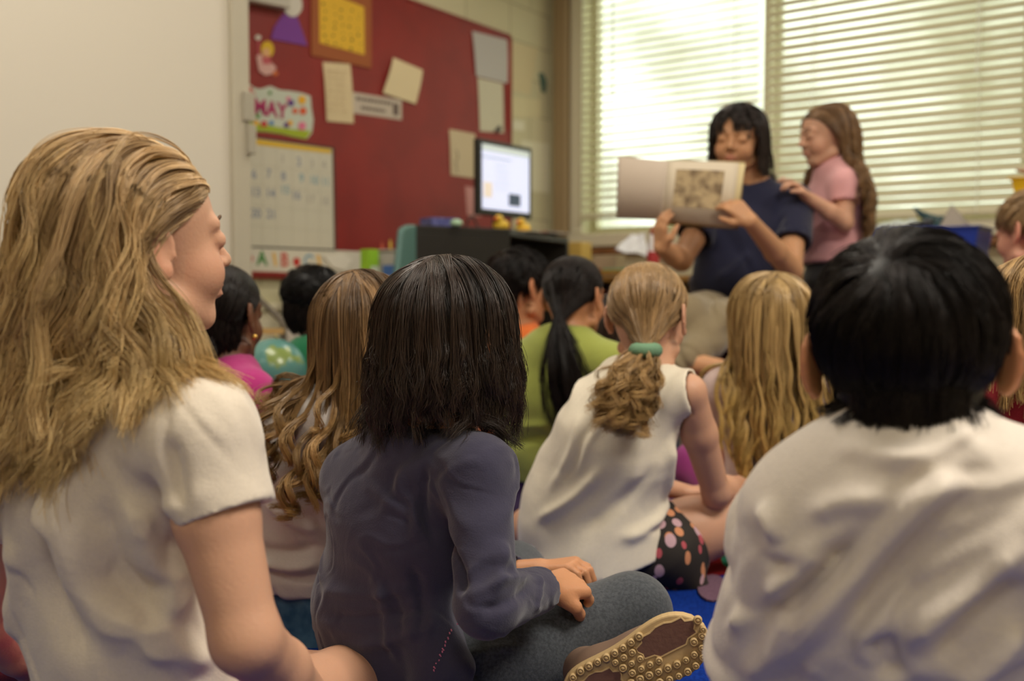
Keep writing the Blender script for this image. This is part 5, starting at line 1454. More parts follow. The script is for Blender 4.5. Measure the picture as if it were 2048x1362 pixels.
    for (u0, w0, ru, rw) in ((.52, .012, .036, .016), (-.52, -.002, .030, .016)):
        mb = MB(); pl = []
        for a in np.linspace(0, 2*math.pi*(1-1/22), 22):
            q = 1+.10*math.sin(a*9); pl.append(cc_+ux*(Lh*u0+ru*q*math.cos(a))+uy*(w0+rw*q*math.sin(a))+vn*.0)
        mb.prism(pl, vn*.0012); mb.build('tread_panel', mat('rubber_brown', srgb(104, 72, 60), .6, bump=.0006, bscale=160), sole)
        mb = MB(); mb.tube(pl+[pl[0]], .0016, 6, cap=False); mb.build('tread_edge', tan_m, sole)
    rr = np.random.default_rng(4); mbs = []
    for u in np.linspace(-.92, .92, 16):
        for v in np.linspace(-1, 1, 6):
            wd = outline(u)-.0045
            if wd < .006: continue
            u2 = u+(.05 if int(round((v+1)*2.5)) % 2 else 0); q = cc_+ux*Lh*u2+uy*wd*v
            inside = any(((Lh*(u2-a))/(ru+.004))**2+((wd*v-b)/(rw+.004))**2 < 1 for a, b, ru, rw in ((.52, .012, .036, .016), (-.52, -.002, .030, .016)))
            if inside: continue
            mbs.append((q, rr.uniform(.0038, .0052)))
    for k_, (q, r_) in enumerate(mbs[:98]):
        mb = MB(); mb.lathe(q, [(r_, 0), (r_*.95, .0035), (r_*.72, .005), (r_*.66, .005), (r_*.6, .0036), (r_*.42, .0036), (r_*.36, .005), (r_*.1, .0052)], 14, axis=vn)
        mb.build('tread_knob', tan_m, sole, True)
    up_ops = [(EL(cc_-vn*.034+ux*.0, (Lh*.95, .030, .034), np.stack([ux, uy, vn], 1)), .01, 'u'), (RC(cc_-vn*.04-ux*.05, cc_-vn*.075-ux*.07, .03, .03), .02, 'u')]
    sdf_mesh('upper', up_ops, .004, mat('shoe_upper', srgb(120, 96, 80), .7), sho)

# ------------------------------------------------------------------ 3: boy, white shirt, right foreground
if want('3'):
    J = sit((.33, .84), -12, 1.05)
    put(J, pel=P(1800, 1620, .86), waist=P(1810, 1380, .84), chest=P(1815, 1130, .80), up=P(1832, 975, .77), nb=P(1812, 892, .77), hc=P(1812, 700, .80),
        shR=P(2050, 1035, .74), shL=P(1625, 1035, .80), elR=P(2150, 1420, .80), wrR=P(2050, 1500, 1.05), elL=P(1545, 1370, .90), wrL=P(1640, 1480, 1.15),
        hipR=P(1960, 1700, .87), hipL=P(1680, 1690, .9), knR=P(2250, 1500, 1.05), knL=P(1560, 1480, 1.12), anR=P(1900, 1500, 1.12), toeR=P(1800, 1510, 1.15), anL=P(1800, 1540, 1.2), toeL=P(1900, 1550, 1.22))
    for n in ('knR', 'knL', 'anR', 'toeR', 'anL', 'toeL', 'hipR', 'hipL', 'pel'): J[n][2] = max(J[n][2], {'k': .12, 'a': .05, 't': .04, 'h': .085, 'p': .10}[n[0]])
    tee = cloth('shirt_white', srgb(226, 216, 206), wr=.005, wscale=7)
    fl = [([(1690, 900), (1820, 930), (1960, 880)], .006, .010), ([(1700, 930), (1830, 965), (1990, 930)], -.006, .011),
          ([(1960, 920), (1850, 990), (1760, 1090), (1640, 1230), (1560, 1330)], .009, .014), ([(1980, 960), (1860, 1060), (1750, 1190), (1640, 1310)], -.008, .014),
          ([(1620, 1030), (1680, 1000), (1790, 990)], .006, .011), ([(1520, 1020), (1560, 1030), (1550, 1080)], .008, .010), ([(1540, 1190), (1600, 1130), (1660, 1110)], .007, .009),
          ([(1530, 1240), (1620, 1170), (1700, 1090)], -.006, .009), ([(1480, 1210), (1500, 1260), (1470, 1300)], .006, .009), ([(1850, 1150), (1800, 1220), (1780, 1320)], -.004, .008),
          ([(2048, 1080), (1930, 1170), (1850, 1250), (1800, 1280)], .008, .012), ([(2048, 1150), (1950, 1240), (1880, 1330)], -.007, .012), ([(2040, 1250), (1960, 1330), (1900, 1362)], .006, .012),
          ([(1760, 1280), (1775, 1330), (1790, 1362)], -.010, .012), ([(1580, 1200), (1560, 1290), (1500, 1350)], .006, .012), ([(1720, 1210), (1650, 1300), (1610, 1362)], .004, .014)]
    o, hc, R, H, env = build_person('boy with short black hair in a loose white shirt at the lower right', J, (18, 8, -3, .184), 'olive',
        dict(mat=tee, g=.012, g2=.024, gs=.004, sleeve=(.90, .052, .054), folds=fl, wob=[(25, 8, .0015, (1, 1, .7)), (27, 30, .0048, (-.75, 0, -.66), 1), (28, 46, .0026, (-.8, 0, -.5), 1)], h=.0035, collar=.014, drop={'L': (-.012, -.01, .005)}),
        dict(kind='pants', mat=cloth('trousers_dark', srgb(50, 52, 60)), h=.006), h=.0034, earsc=1.02, open_ear=1.15, neck_r=.040, blush=.3)
    hair(o, hc, R, H, env, black_h, style='short', n=14000, ng=900, L=.050, steps=10, rad=.0005, vol=.008, stick=.9, seed=33, clump=.35, fly=.0010, grav=.22, crown=(-.18, -.62, .76), capg=.0005,
         zl=lambda d: -0.95+1.25*np.clip((d[:, 1]+.35)/1.2, 0, 1), lenf=lambda d: np.clip(.8+.5*(d[:, 2]+.5), .75, 1.15), light=.45)
    hair(o, hc, R, H, [], black_h, style='short', n=5000, ng=400, L=.030, steps=8, rad=.0005, vol=.005, stick=.9, seed=34, clump=.3, fly=.0008, grav=.45, capg=.0005, crown=(0, -.3, .95), light=.45, name='nape_hair', cut=(P(1812, 858, .82), -UZ, .004),
         rootel=((0, -.022, -.012), (.060, .072, .092)), zl=lambda d: -0.80+0*d[:, 0], keep=lambda d: (d[:, 1] < -.25) & (d[:, 2] < .1) & (np.abs(d[:, 0]) < .72))

# ------------------------------------------------------------------ 4: ponytail girl, white sleeveless top
if want('4'):
    J = sit((.22, 1.95), 22, 1.0)
    put(J, pel=P(1170, 1120, 1.98), waist=P(1165, 1010, 1.95), chest=P(1225, 890, 1.90), up=P(1285, 785, 1.88), nb=P(1300, 738, 1.89), hc=P(1298, 630, 1.91),
        shR=P(1375, 785, 1.84), shL=P(1180, 805, 1.93), elR=P(1432, 985, 1.93), wrR=P(1478, 968, 2.07), elL=P(1215, 950, 2.14), wrL=P(1375, 985, 2.16),
        hipR=P(1262, 1120, 1.95), hipL=P(1140, 1120, 2.02), knR=P(1575, 1025, 2.02), knL=P(1062, 1060, 2.16), anR=P(1330, 1120, 2.35), toeR=P(1270, 1120, 2.4), anL=P(1280, 1130, 2.2), toeL=P(1360, 1140, 2.2))
    for n in ('anR', 'toeR', 'anL', 'toeL', 'hipR', 'hipL'): J[n][2] = max(J[n][2], {'k': .12, 'a': .05, 't': .04, 'h': .085}[n[0]])
    top = cloth('top_white', srgb(236, 226, 206), wr=.004, wscale=9)
    fl = [([(1200, 940), (1150, 1000), (1075, 1040)], .006, .014), ([(1340, 1000), (1300, 1060), (1240, 1080)], .006, .016), ([(1320, 930), (1250, 1000), (1160, 1060)], -.005, .018),
          ([(1370, 1020), (1340, 1050), (1290, 1065)], -.006, .010), ([(1160, 830), (1150, 900), (1100, 980)], .004, .014), ([(1345, 880), (1330, 960), (1350, 1040)], .005, .014)]
    sk_m = mat('skirt_print', srgb(40, 34, 30), .85, bump=.0005, bscale=400)
    nt = sk_m.node_tree; b = nt.nodes['Principled BSDF']; tcn = nt.nodes.new('ShaderNodeTexCoord'); prev = None
    for i, (c_, sc_, th_) in enumerate(((srgb(206, 140, 100), 26, .30), (srgb(196, 160, 170), 19, .30), (srgb(180, 80, 90), 22, .22))):
        vo = nt.nodes.new('ShaderNodeTexVoronoi'); vo.inputs['Scale'].default_value = sc_; mp = nt.nodes.new('ShaderNodeMapping'); mp.inputs['Location'].default_value = (i*3.1, i, 0); mp.inputs['Scale'].default_value = (1.3, 1.3, .75)
        nt.links.new(tcn.outputs['Object'], mp.inputs[0]); nt.links.new(mp.outputs[0], vo.inputs['Vector'])
        lt = nt.nodes.new('ShaderNodeMath'); lt.operation = 'LESS_THAN'; lt.inputs[1].default_value = th_; nt.links.new(vo.outputs['Distance'], lt.inputs[0])
        mx = nt.nodes.new('ShaderNodeMix'); mx.data_type = 'RGBA'; mx.inputs['B'].default_value = c_
        if prev is None: mx.inputs['A'].default_value = srgb(40, 34, 30)
        else: nt.links.new(prev, mx.inputs['A'])
        nt.links.new(lt.outputs[0], mx.inputs['Factor']); prev = mx.outputs['Result']
    nt.links.new(prev, b.inputs['Base Color'])
    hemo = P(1230, 1142, 1.86)
    ex_ = [(EC(P(1205, 930, 1.92), P(1190, 1110, 1.94), (.108, .08), (.150, .120), nrm(J['hipR']-J['hipL'])), .03, 'u'), (RC(P(1125, 930, 1.97), P(1100, 1050, 1.95), .045, .055), .04, 'u')]
    thR = J['hipR']*.5+J['knR']*.5
    skx = [(RC(J['hipR'], J['hipR']*.5+J['knR']*.5, .085, .080, cut=[(J['hipR']*.68+J['knR']*.32, nrm(nrm(J['knR']-J['hipR'])+UZ*.35))]), .02, 'u'),
           (RC(P(1285, 1105, 1.93), P(1338, 1100, 1.91), .078, .066), .03, 'u'), (RC(P(1335, 1115, 1.90), P(1392, 1178, 1.90), .060, .026), .03, 'u')]
    sks = [(RC(J['hipR']*.75+J['knR']*.25, J['knR'], .068, .064), .004, 's'), (EL(P(1402, 1183, 1.90), (.024, .03, .012)), .003, 's')]
    hd_ = dict(R=dict(dir=np.array([.55, .8, -.05]), pal=np.array([-.3, .1, -.9]), curl=.6), L=dict(dir=np.array([.95, .1, .1]), curl=.5))
    o, hc, R, H, env = build_person('girl with a blonde ponytail in a green hair tie, white sleeveless top and floral skirt', J, (26, -3, 0, .196), 'fair',
        dict(mat=top, g=.010, g2=.018, folds=fl, wob=[(35, 10, .002, (1, 1, .6)), (36, 26, .0038, (-.5, 0, -.8), 1)], h=.004, extra=ex_, hem=(hemo, nrm(np.array([.30, 0, -1]))), collar=-.004, armcut=.012),
        dict(kind='skirt', mat=sk_m, g=.014, extra=skx, subs=sks, h=.0042, wob=[(36, 30, .004, (1, 1, .3))]), h=.0038, hands=hd_, armf=1.0, legf=1.08, open_ear=.5)
    tie = P(1290, 700, 1.80)
    hair(o, hc, R, H, env, [srgb(104, 80, 50), srgb(190, 152, 104), srgb(208, 168, 104)], style='pony', n=6500, ng=240, steps=30, rad=.0007, vol=.006, seed=44, tie=tie, tail=np.array([-.25, -.35, -.75]), tailL=.165, tailr=.026,
         clump=.6, fly=.0035, wave=(.014, .045), wave_start=.5, grav=.25, endcurl=.008, blow=lambda p, t, gd: np.array([-.10, -.05, 0])[None, :], zl=lambda d: -0.85+1.3*np.clip((d[:, 1]+.35)/1.2, 0, 1))
    mb = MB(); mb.tube([tie+np.array([math.cos(a)*.018, -.008+math.sin(a)*.013, 0])+UZ*0 for a in np.linspace(0, 2*math.pi, 17)], .0135, 10, cap=False)
    mb.build('hair_tie', mat('tie_green', srgb(104, 142, 112), .8, bump=.001, bscale=300), o, True)

# ------------------------------------------------------------------ 5: light-brown ringlets, grey shirt
if want('5'):
    J = sit((-.29, 1.62), 20, 1.0)
    put(J, pel=P(625, 1235, 1.66), waist=P(620, 1110, 1.64), chest=P(650, 960, 1.60), up=P(672, 850, 1.57), nb=P(705, 790, 1.57), hc=P(733, 662, 1.60),
        shR=P(775, 870, 1.55), shL=P(575, 880, 1.62), elL=P(530, 1010, 1.70), wrL=P(620, 1080, 1.86), elR=P(800, 1060, 1.6), wrR=P(760, 1080, 1.8),
        hipR=P(690, 1240, 1.62), hipL=P(580, 1240, 1.68), knR=P(880, 1150, 1.82), knL=P(530, 1180, 1.95), anR=P(700, 1180, 1.95), toeR=P(650, 1190, 2.0), anL=P(760, 1200, 1.9), toeL=P(820, 1210, 1.9))
    for n in ('knR', 'knL', 'anR', 'toeR', 'anL', 'toeL', 'hipR', 'hipL'): J[n][2] = max(J[n][2], {'k': .1, 'a': .05, 't': .04, 'h': .085}[n[0]])
    gs_ = cloth('shirt_grey', srgb(208, 202, 198), wr=.004)
    den = cloth('denim_blue', srgb(40, 84, 116), srgb(80, 120, 146), wr=.002, cscale=40)
    fl = [([(515, 1095), (570, 1110), (640, 1090)], -.006, .010), ([(515, 1120), (580, 1140), (640, 1125)], .006, .010), ([(530, 1140), (600, 1165), (640, 1150)], -.005, .008), ([(530, 1000), (600, 1050), (640, 1060)], .005, .014)]
    o, hc, R, H, env = build_person('girl with light brown hair ending in ringlets, in a grey shirt and blue jeans', J, (18, -2, -4, .192), 'fair',
        dict(mat=gs_, g=.012, g2=.018, sleeve=(.5, .046, .042), folds=fl, wob=[(45, 12, .002, (1, 1, .6)), (47, 30, .003, (1, .2, .1), 1)], hem=(P(570, 1183, 1.6), -UZ), h=.0042), dict(kind='pants', mat=den, g=.010, wob=[(46, 35, .002, (1, 1, 1))]), h=.0042)
    hair(o, hc, R, H, env, [srgb(66, 46, 28), srgb(164, 128, 86), srgb(200, 158, 92)], n=5500, ng=150, L=.355, steps=36, rad=.0007, vol=.012, wave=(.004, .10), part=0, seed=55, clump=.84, fly=.0026, grav=.34, endcurl=.019,
         blow=lambda p, t, gd: np.where(gd[:, 0:1] < .1, 1, 0)*np.array([-.15, -.04, 0])[None, :]*(t > .5))

# ------------------------------------------------------------------ 6: girl in magenta
if want('6'):
    J = sit((-.56, 2.05), 60, 1.0)
    put(J, hc=P(448, 628, 2.0), nb=P(452, 742, 1.98), up=P(455, 770, 1.98), chest=P(450, 850, 2.0), waist=P(440, 960, 2.02), pel=P(440, 1060, 2.05), shR=P(500, 790, 1.90), shL=P(405, 790, 2.08),
        elR=P(528, 905, 1.92), wrR=P(548, 935, 2.05), elL=P(400, 900, 2.1), wrL=P(500, 960, 2.2), hipR=P(470, 1060, 2.0), hipL=P(420, 1060, 2.1), knR=P(545, 985, 2.12), knL=P(560, 1000, 2.35), anR=P(500, 1080, 2.3), toeR=P(470, 1085, 2.35), anL=P(520, 1080, 2.2), toeL=P(560, 1080, 2.2))
    o, hc, R, H, env = build_person('girl with tight black braids in a magenta t-shirt behind the blonde girl', J, (20, -2, 0, .196), 'brown',
        dict(mat=cloth('tee_magenta', srgb(172, 46, 116)), g=.012, sleeve=(.55, .046, .042), wob=[(55, 12, .003, (1, 1, .6))], h=.005), dict(kind='pants', mat=cloth('denim_dark', srgb(52, 74, 110)), g=.010, h=.006), h=.0045, blush=0)
    hair(o, hc, R, H, env, black_h, style='pony', n=3500, ng=60, steps=18, rad=.0009, vol=.006, seed=66, tie=P(425, 665, 1.93), tail=np.array([-.5, .2, -.5]), tailL=.10, tailr=.02, clump=.9, fly=.003, wave=(.003, .02), wave_start=.1, grav=.2, light=.45)
    hair(o, hc, R, H, [], black_h, style='short', n=1600, ng=160, L=.02, steps=5, rad=.0011, vol=.004, stick=.9, seed=67, clump=.3, fly=.0008, grav=.3, capg=.0005, crown=(0, -.3, .95), light=.3, name='nape_hair',
         rootel=((0, -.020, -.008), (.063, .074, .086)), zl=lambda d: -0.78+0*d[:, 0], keep=lambda d: (d[:, 1] < -.02) & (d[:, 2] < .2))
    V, Fc = ball(hc+R@np.array([.078, -.008, -.045]), .006, 12, 8); mesh_np('earring', V, Fc, mat('gold', srgb(214, 170, 90), .25, metal=.9), o, True)

# ------------------------------------------------------------------ 7: boy in green
if want('7'):
    J = sit((-.5, 2.75), 30, 1.0)
    put(J, hc=P(633, 605, 2.75), nb=P(645, 685, 2.72), up=P(645, 705, 2.72), shL=P(608, 716, 2.70), shR=P(735, 730, 2.66), elL=P(580, 840, 2.8), elR=P(760, 850, 2.7), chest=P(645, 770, 2.72), waist=P(640, 870, 2.75), pel=P(640, 950, 2.78))
    o, hc, R, H, env = build_person('boy with cropped black hair in a dark green t-shirt, near the globe', J, (48, -2, 3, .20), 'dark',
        dict(mat=cloth('tee_green', srgb(28, 104, 68)), g=.012, sleeve=(.6, .048, .044), h=.006), dict(kind='pants', mat=MATS.get('denim_dark') or cloth('denim_dark', srgb(52, 74, 110)), h=.007), h=.005, blush=0)
    hair(o, hc, R, H, env, [srgb(10, 8, 8), srgb(26, 22, 22), srgb(20, 17, 16)], style='short', stick=.9, n=2500, ng=300, L=.012, steps=5, rad=.0011, vol=.006, seed=77, clump=.2, fly=.001, grav=.05, capg=.001, light=.3)
    hair(o, hc, R, H, [], black_h, style='short', n=1600, ng=160, L=.02, steps=5, rad=.0011, vol=.004, stick=.9, seed=78, clump=.3, fly=.0008, grav=.3, capg=.0005, crown=(0, -.3, .95), light=.3, name='nape_hair',
         rootel=((0, -.020, -.008), (.063, .074, .086)), zl=lambda d: -0.78+0*d[:, 0], keep=lambda d: (d[:, 1] < -.02) & (d[:, 2] < .2))

# ------------------------------------------------------------------ 8: boy in orange
if want('8'):
    J = sit((.03, 2.85), 40, 1.0)
    put(J, hc=P(1040, 574, 2.85), nb=P(1040, 660, 2.85), up=P(1035, 684, 2.85), shL=P(975, 705, 2.9), shR=P(1095, 705, 2.78), chest=P(1030, 750, 2.87), waist=P(1025, 830, 2.9), pel=P(1020, 915, 2.92))
    o, hc, R, H, env = build_person('boy with short black hair in an orange shirt, third head from the board side', J, (52, -2, 0, .205), 'tan',
        dict(mat=cloth('shirt_orange', srgb(214, 110, 50)), g=.012, sleeve=(.6, .048, .044), h=.006, collar=.004), dict(kind='pants', mat=MATS.get('denim_dark') or cloth('denim_dark', srgb(52, 74, 110)), h=.007), h=.005, blush=.3, open_ear=1.2)
    hair(o, hc, R, H, env, black_h, style='short', stick=.9, n=3000, ng=300, L=.05, steps=7, rad=.0011, vol=.012, seed=88, clump=.3, fly=.002, grav=.1, capg=.0005,
         zl=lambda d: -0.6+1.0*np.clip((d[:, 1]+.35)/1.2, 0, 1), light=.45)

# ------------------------------------------------------------------ 9: lime shirt, black ponytail
if want('9'):
    J = sit((.11, 2.5), 24, 1.0)
    put(J, hc=P(1150, 592, 2.50), nb=P(1138, 672, 2.46), up=P(1130, 700, 2.46), shL=P(1040, 725, 2.52), shR=P(1218, 728, 2.40), chest=P(1115, 800, 2.47), waist=P(1100, 900, 2.50), pel=P(1090, 985, 2.53),
        elL=P(1010, 870, 2.55), elR=P(1240, 850, 2.45))
    o, hc, R, H, env = build_person('girl with a long black ponytail in a lime green top', J, (34, -2, 0, .196), 'tan',
        dict(mat=cloth('top_lime', srgb(150, 158, 76)), g=.014, g2=.026, sleeve=(.9, .050, .044), h=.005, wob=[(95, 10, .004, (1, 1, .6))], folds=[([(1100, 850), (1050, 840), (1010, 870)], .006, .012), ([(1130, 880), (1060, 870), (1010, 900)], -.006, .012)], hem=(P(1080, 972, 2.4), -UZ)),
        dict(kind='pants', mat=cloth('leggings_purple', srgb(66, 44, 84)), g=.012, h=.006), h=.0048, open_ear=.8)
    tie = P(1118, 640, 2.39)
    hair(o, hc, R, H, env, black_h, style='pony', n=4200, ng=160, steps=24, rad=.0009, vol=.005, seed=99, tie=tie, tail=np.array([-.02, -.25, -.8]), tailL=.25, tailr=.018, clump=.5, fly=.004, wave=(.004, .09), wave_start=.5, grav=.25,
         blow=lambda p, t, gd: np.array([.05, 0, 0])[None, :], light=.45)

# ------------------------------------------------------------------ 10: child in red, mostly hidden
if want('10'):
    J = sit((.31, 3.0), 10, .95)
    put(J, hc=P(1206, 655, 2.95), nb=P(1204, 722, 2.93), up=P(1204, 740, 2.93), shL=P(1140, 755, 2.93), shR=P(1272, 755, 2.9), chest=P(1200, 800, 2.95), waist=P(1200, 860, 2.98), pel=P(1200, 920, 3.0))
    o, hc, R, H, env = build_person('child with dark hair and red shirt glimpsed between the two ponytail girls', J, (20, 0, 0, .19), 'tan',
        dict(mat=cloth('shirt_red', srgb(150, 28, 34)), g=.012, sleeve=(.6, .048, .044), h=.007), dict(kind='pants', mat=MATS.get('denim_dark') or cloth('denim_dark', srgb(52, 74, 110)), h=.008), h=.006)
    hair(o, hc, R, H, env, brown_h, n=1500, ng=90, L=.2, steps=14, rad=.0012, vol=.012, seed=100, clump=.5, fly=.002)

# ------------------------------------------------------------------ 11: long wavy blonde, pinkish-grey top
if want('11'):
    J = sit((.60, 2.2), 5, 1.03)
    put(J, hc=P(1542, 640, 2.17), nb=P(1545, 742, 2.17), up=P(1548, 768, 2.17), shL=P(1452, 782, 2.20), shR=P(1648, 785, 2.12), chest=P(1555, 850, 2.17), waist=P(1565, 940, 2.18), pel=P(1570, 1020, 2.20),
        elL=P(1462, 905, 2.26), wrL=P(1490, 955, 2.42), elR=P(1690, 930, 2.22), knL=P(1390, 930, 2.44), hipL=P(1530, 1010, 2.22), knR=P(1720, 950, 2.42), hipR=P(1615, 1010, 2.20))
    for n_ in ('anR', 'toeR', 'anL', 'toeL'): J[n_] = J[n_]+np.array([0, .1, 0])
    o, hc, R, H, env = build_person('girl with long loose wavy blonde hair in a pinkish grey top, beside the teacher', J, (-4, -3, 0, .204), 'rosy',
        dict(mat=cloth('top_pinkgrey', srgb(190, 166, 160)), g=.010, g2=.022, sleeve=(.34, .048, .048), h=.005, wob=[(105, 14, .003, (1, 1, .4))]),
        dict(kind='pants', mat=cloth('leggings_magenta', srgb(176, 70, 150)), g=.010, h=.006, folds=None), h=.0046)
    hair(o, hc, R, H, env, [srgb(120, 94, 58), srgb(204, 170, 112), srgb(222, 188, 104)], n=5500, ng=130, L=.42, steps=30, rad=.00085, vol=.022, wave=(.011, .11), seed=111, clump=.9, fly=.0025, grav=.45, wave_start=.2,
         blow=lambda p, t, gd: np.array([.05, -.03, 0])[None, :]*(t > .3))

# ------------------------------------------------------------------ 12: fair-haired boy, far right
if want('12'):
    J = sit((1.36, 2.6), -50, 1.0)
    dz = .22
    for k_ in list(J):
        if k_ not in ('R', 's'): J[k_] = J[k_]+UZ*dz
    J['knR'][2] = J['knL'][2] = .06; J['anR'][2] = J['anL'][2] = .05; J['toeR'][2] = J['toeL'][2] = .03
    J['knR'] = J['hipR']+J['R'][:, 1]*.1-UZ*.24; J['knL'] = J['hipL']+J['R'][:, 1]*.1-UZ*.24
    J['anR'] = J['knR']-J['R'][:, 1]*.22; J['anL'] = J['knL']-J['R'][:, 1]*.22; J['toeR'] = J['anR']-J['R'][:, 1]*.08-UZ*.01; J['toeL'] = J['anL']-J['R'][:, 1]*.08-UZ*.01
    sft = P(2063, 462, 2.6)-J['hc']; sft[2] = 0
    for k_ in list(J):
        if k_ not in ('R', 's'): J[k_] = J[k_]+sft
    J['hc'] = P(2063, 462, 2.6); J['nb'] = J['hc']-UZ*.115+J['R'][:, 1]*-.02
    o, hc, R, H, env = build_person('fair-haired boy kneeling up at the far right edge, ear showing', J, (-24, -4, 0, .20), 'rosy',
        dict(mat=cloth('shirt_red2', srgb(172, 34, 48)), g=.012, sleeve=(.6, .048, .044), h=.006), dict(kind='pants', mat=MATS.get('denim_dark') or cloth('denim_dark', srgb(52, 74, 110)), h=.007), h=.0048, blush=.3, open_ear=1.1)
    hair(o, hc, R, H, env, [srgb(110, 86, 58), srgb(190, 156, 112), srgb(170, 136, 96)], style='short', stick=.9, n=3500, ng=260, L=.055, steps=7, rad=.001, vol=.012, seed=120, clump=.4, fly=.002, grav=.15, capg=.0005,
         zl=lambda d: -0.55+.95*np.clip((d[:, 1]+.35)/1.2, 0, 1), lenf=lambda d: np.clip(.5+.6*(d[:, 2]+.5), .35, 1))

# ------------------------------------------------------------------ 13: blonde head, dark red shirt, right edge
if want('13'):
    J = sit((.82, 1.5), -30, 1.0)
    put(J, hc=P(2075, 640, 1.52), nb=P(2060, 758, 1.5), up=P(2060, 792, 1.5), shL=P(1950, 825, 1.54), shR=P(2180, 830, 1.42), chest=P(2060, 930, 1.5), waist=P(2060, 1060, 1.53), pel=P(2060, 1220, 1.56))
    o, hc, R, H, env = build_person('child with shaggy blonde hair and dark red shirt cut off by the right edge', J, (-20, -2, 0, .20), 'fair',
        dict(mat=cloth('shirt_maroon', srgb(134, 26, 36)), g=.014, sleeve=(.7, .050, .046), h=.005, wob=[(135, 12, .003, (1, 1, .6))]), dict(kind='pants', mat=MATS.get('denim_dark') or cloth('denim_dark', srgb(52, 74, 110)), h=.007), h=.0045, ears=())
    hair(o, hc, R, H, env, [srgb(104, 78, 48), srgb(206, 168, 112), srgb(188, 150, 92)], n=4000, ng=160, L=.17, steps=16, rad=.0007, vol=.020, wave=(.004, .08), seed=130, clump=.85, fly=.003, grav=.35)

# ------------------------------------------------------------------ 16: child in dark grey at the left edge
if want('16'):
    J = sit((-.80, 1.42), 30, 1.0)
    put(J, hc=P(-170, 660, 1.42), nb=P(-160, 800, 1.42), up=P(-160, 840, 1.42), shR=P(-60, 880, 1.34), shL=P(-280, 880, 1.48), chest=P(-110, 980, 1.4), waist=P(-100, 1120, 1.42), pel=P(-100, 1290, 1.45), elR=P(-10, 1080, 1.36), wrR=P(10, 1170, 1.5))
    o, hc, R, H, env = build_person('child in dark grey top, only the sleeve showing at the left edge', J, (30, 0, 0, .198), 'fair',
        dict(mat=cloth('top_darkgrey', srgb(96, 84, 86)), g=.012, sleeve=(1.8, .044, .034), h=.006), dict(kind='pants', mat=cloth('trousers_red', srgb(150, 30, 50)), h=.007), h=.006)
    hair(o, hc, R, H, env, dkblond, n=1200, ng=80, L=.25, steps=14, rad=.0012, vol=.015, seed=160)

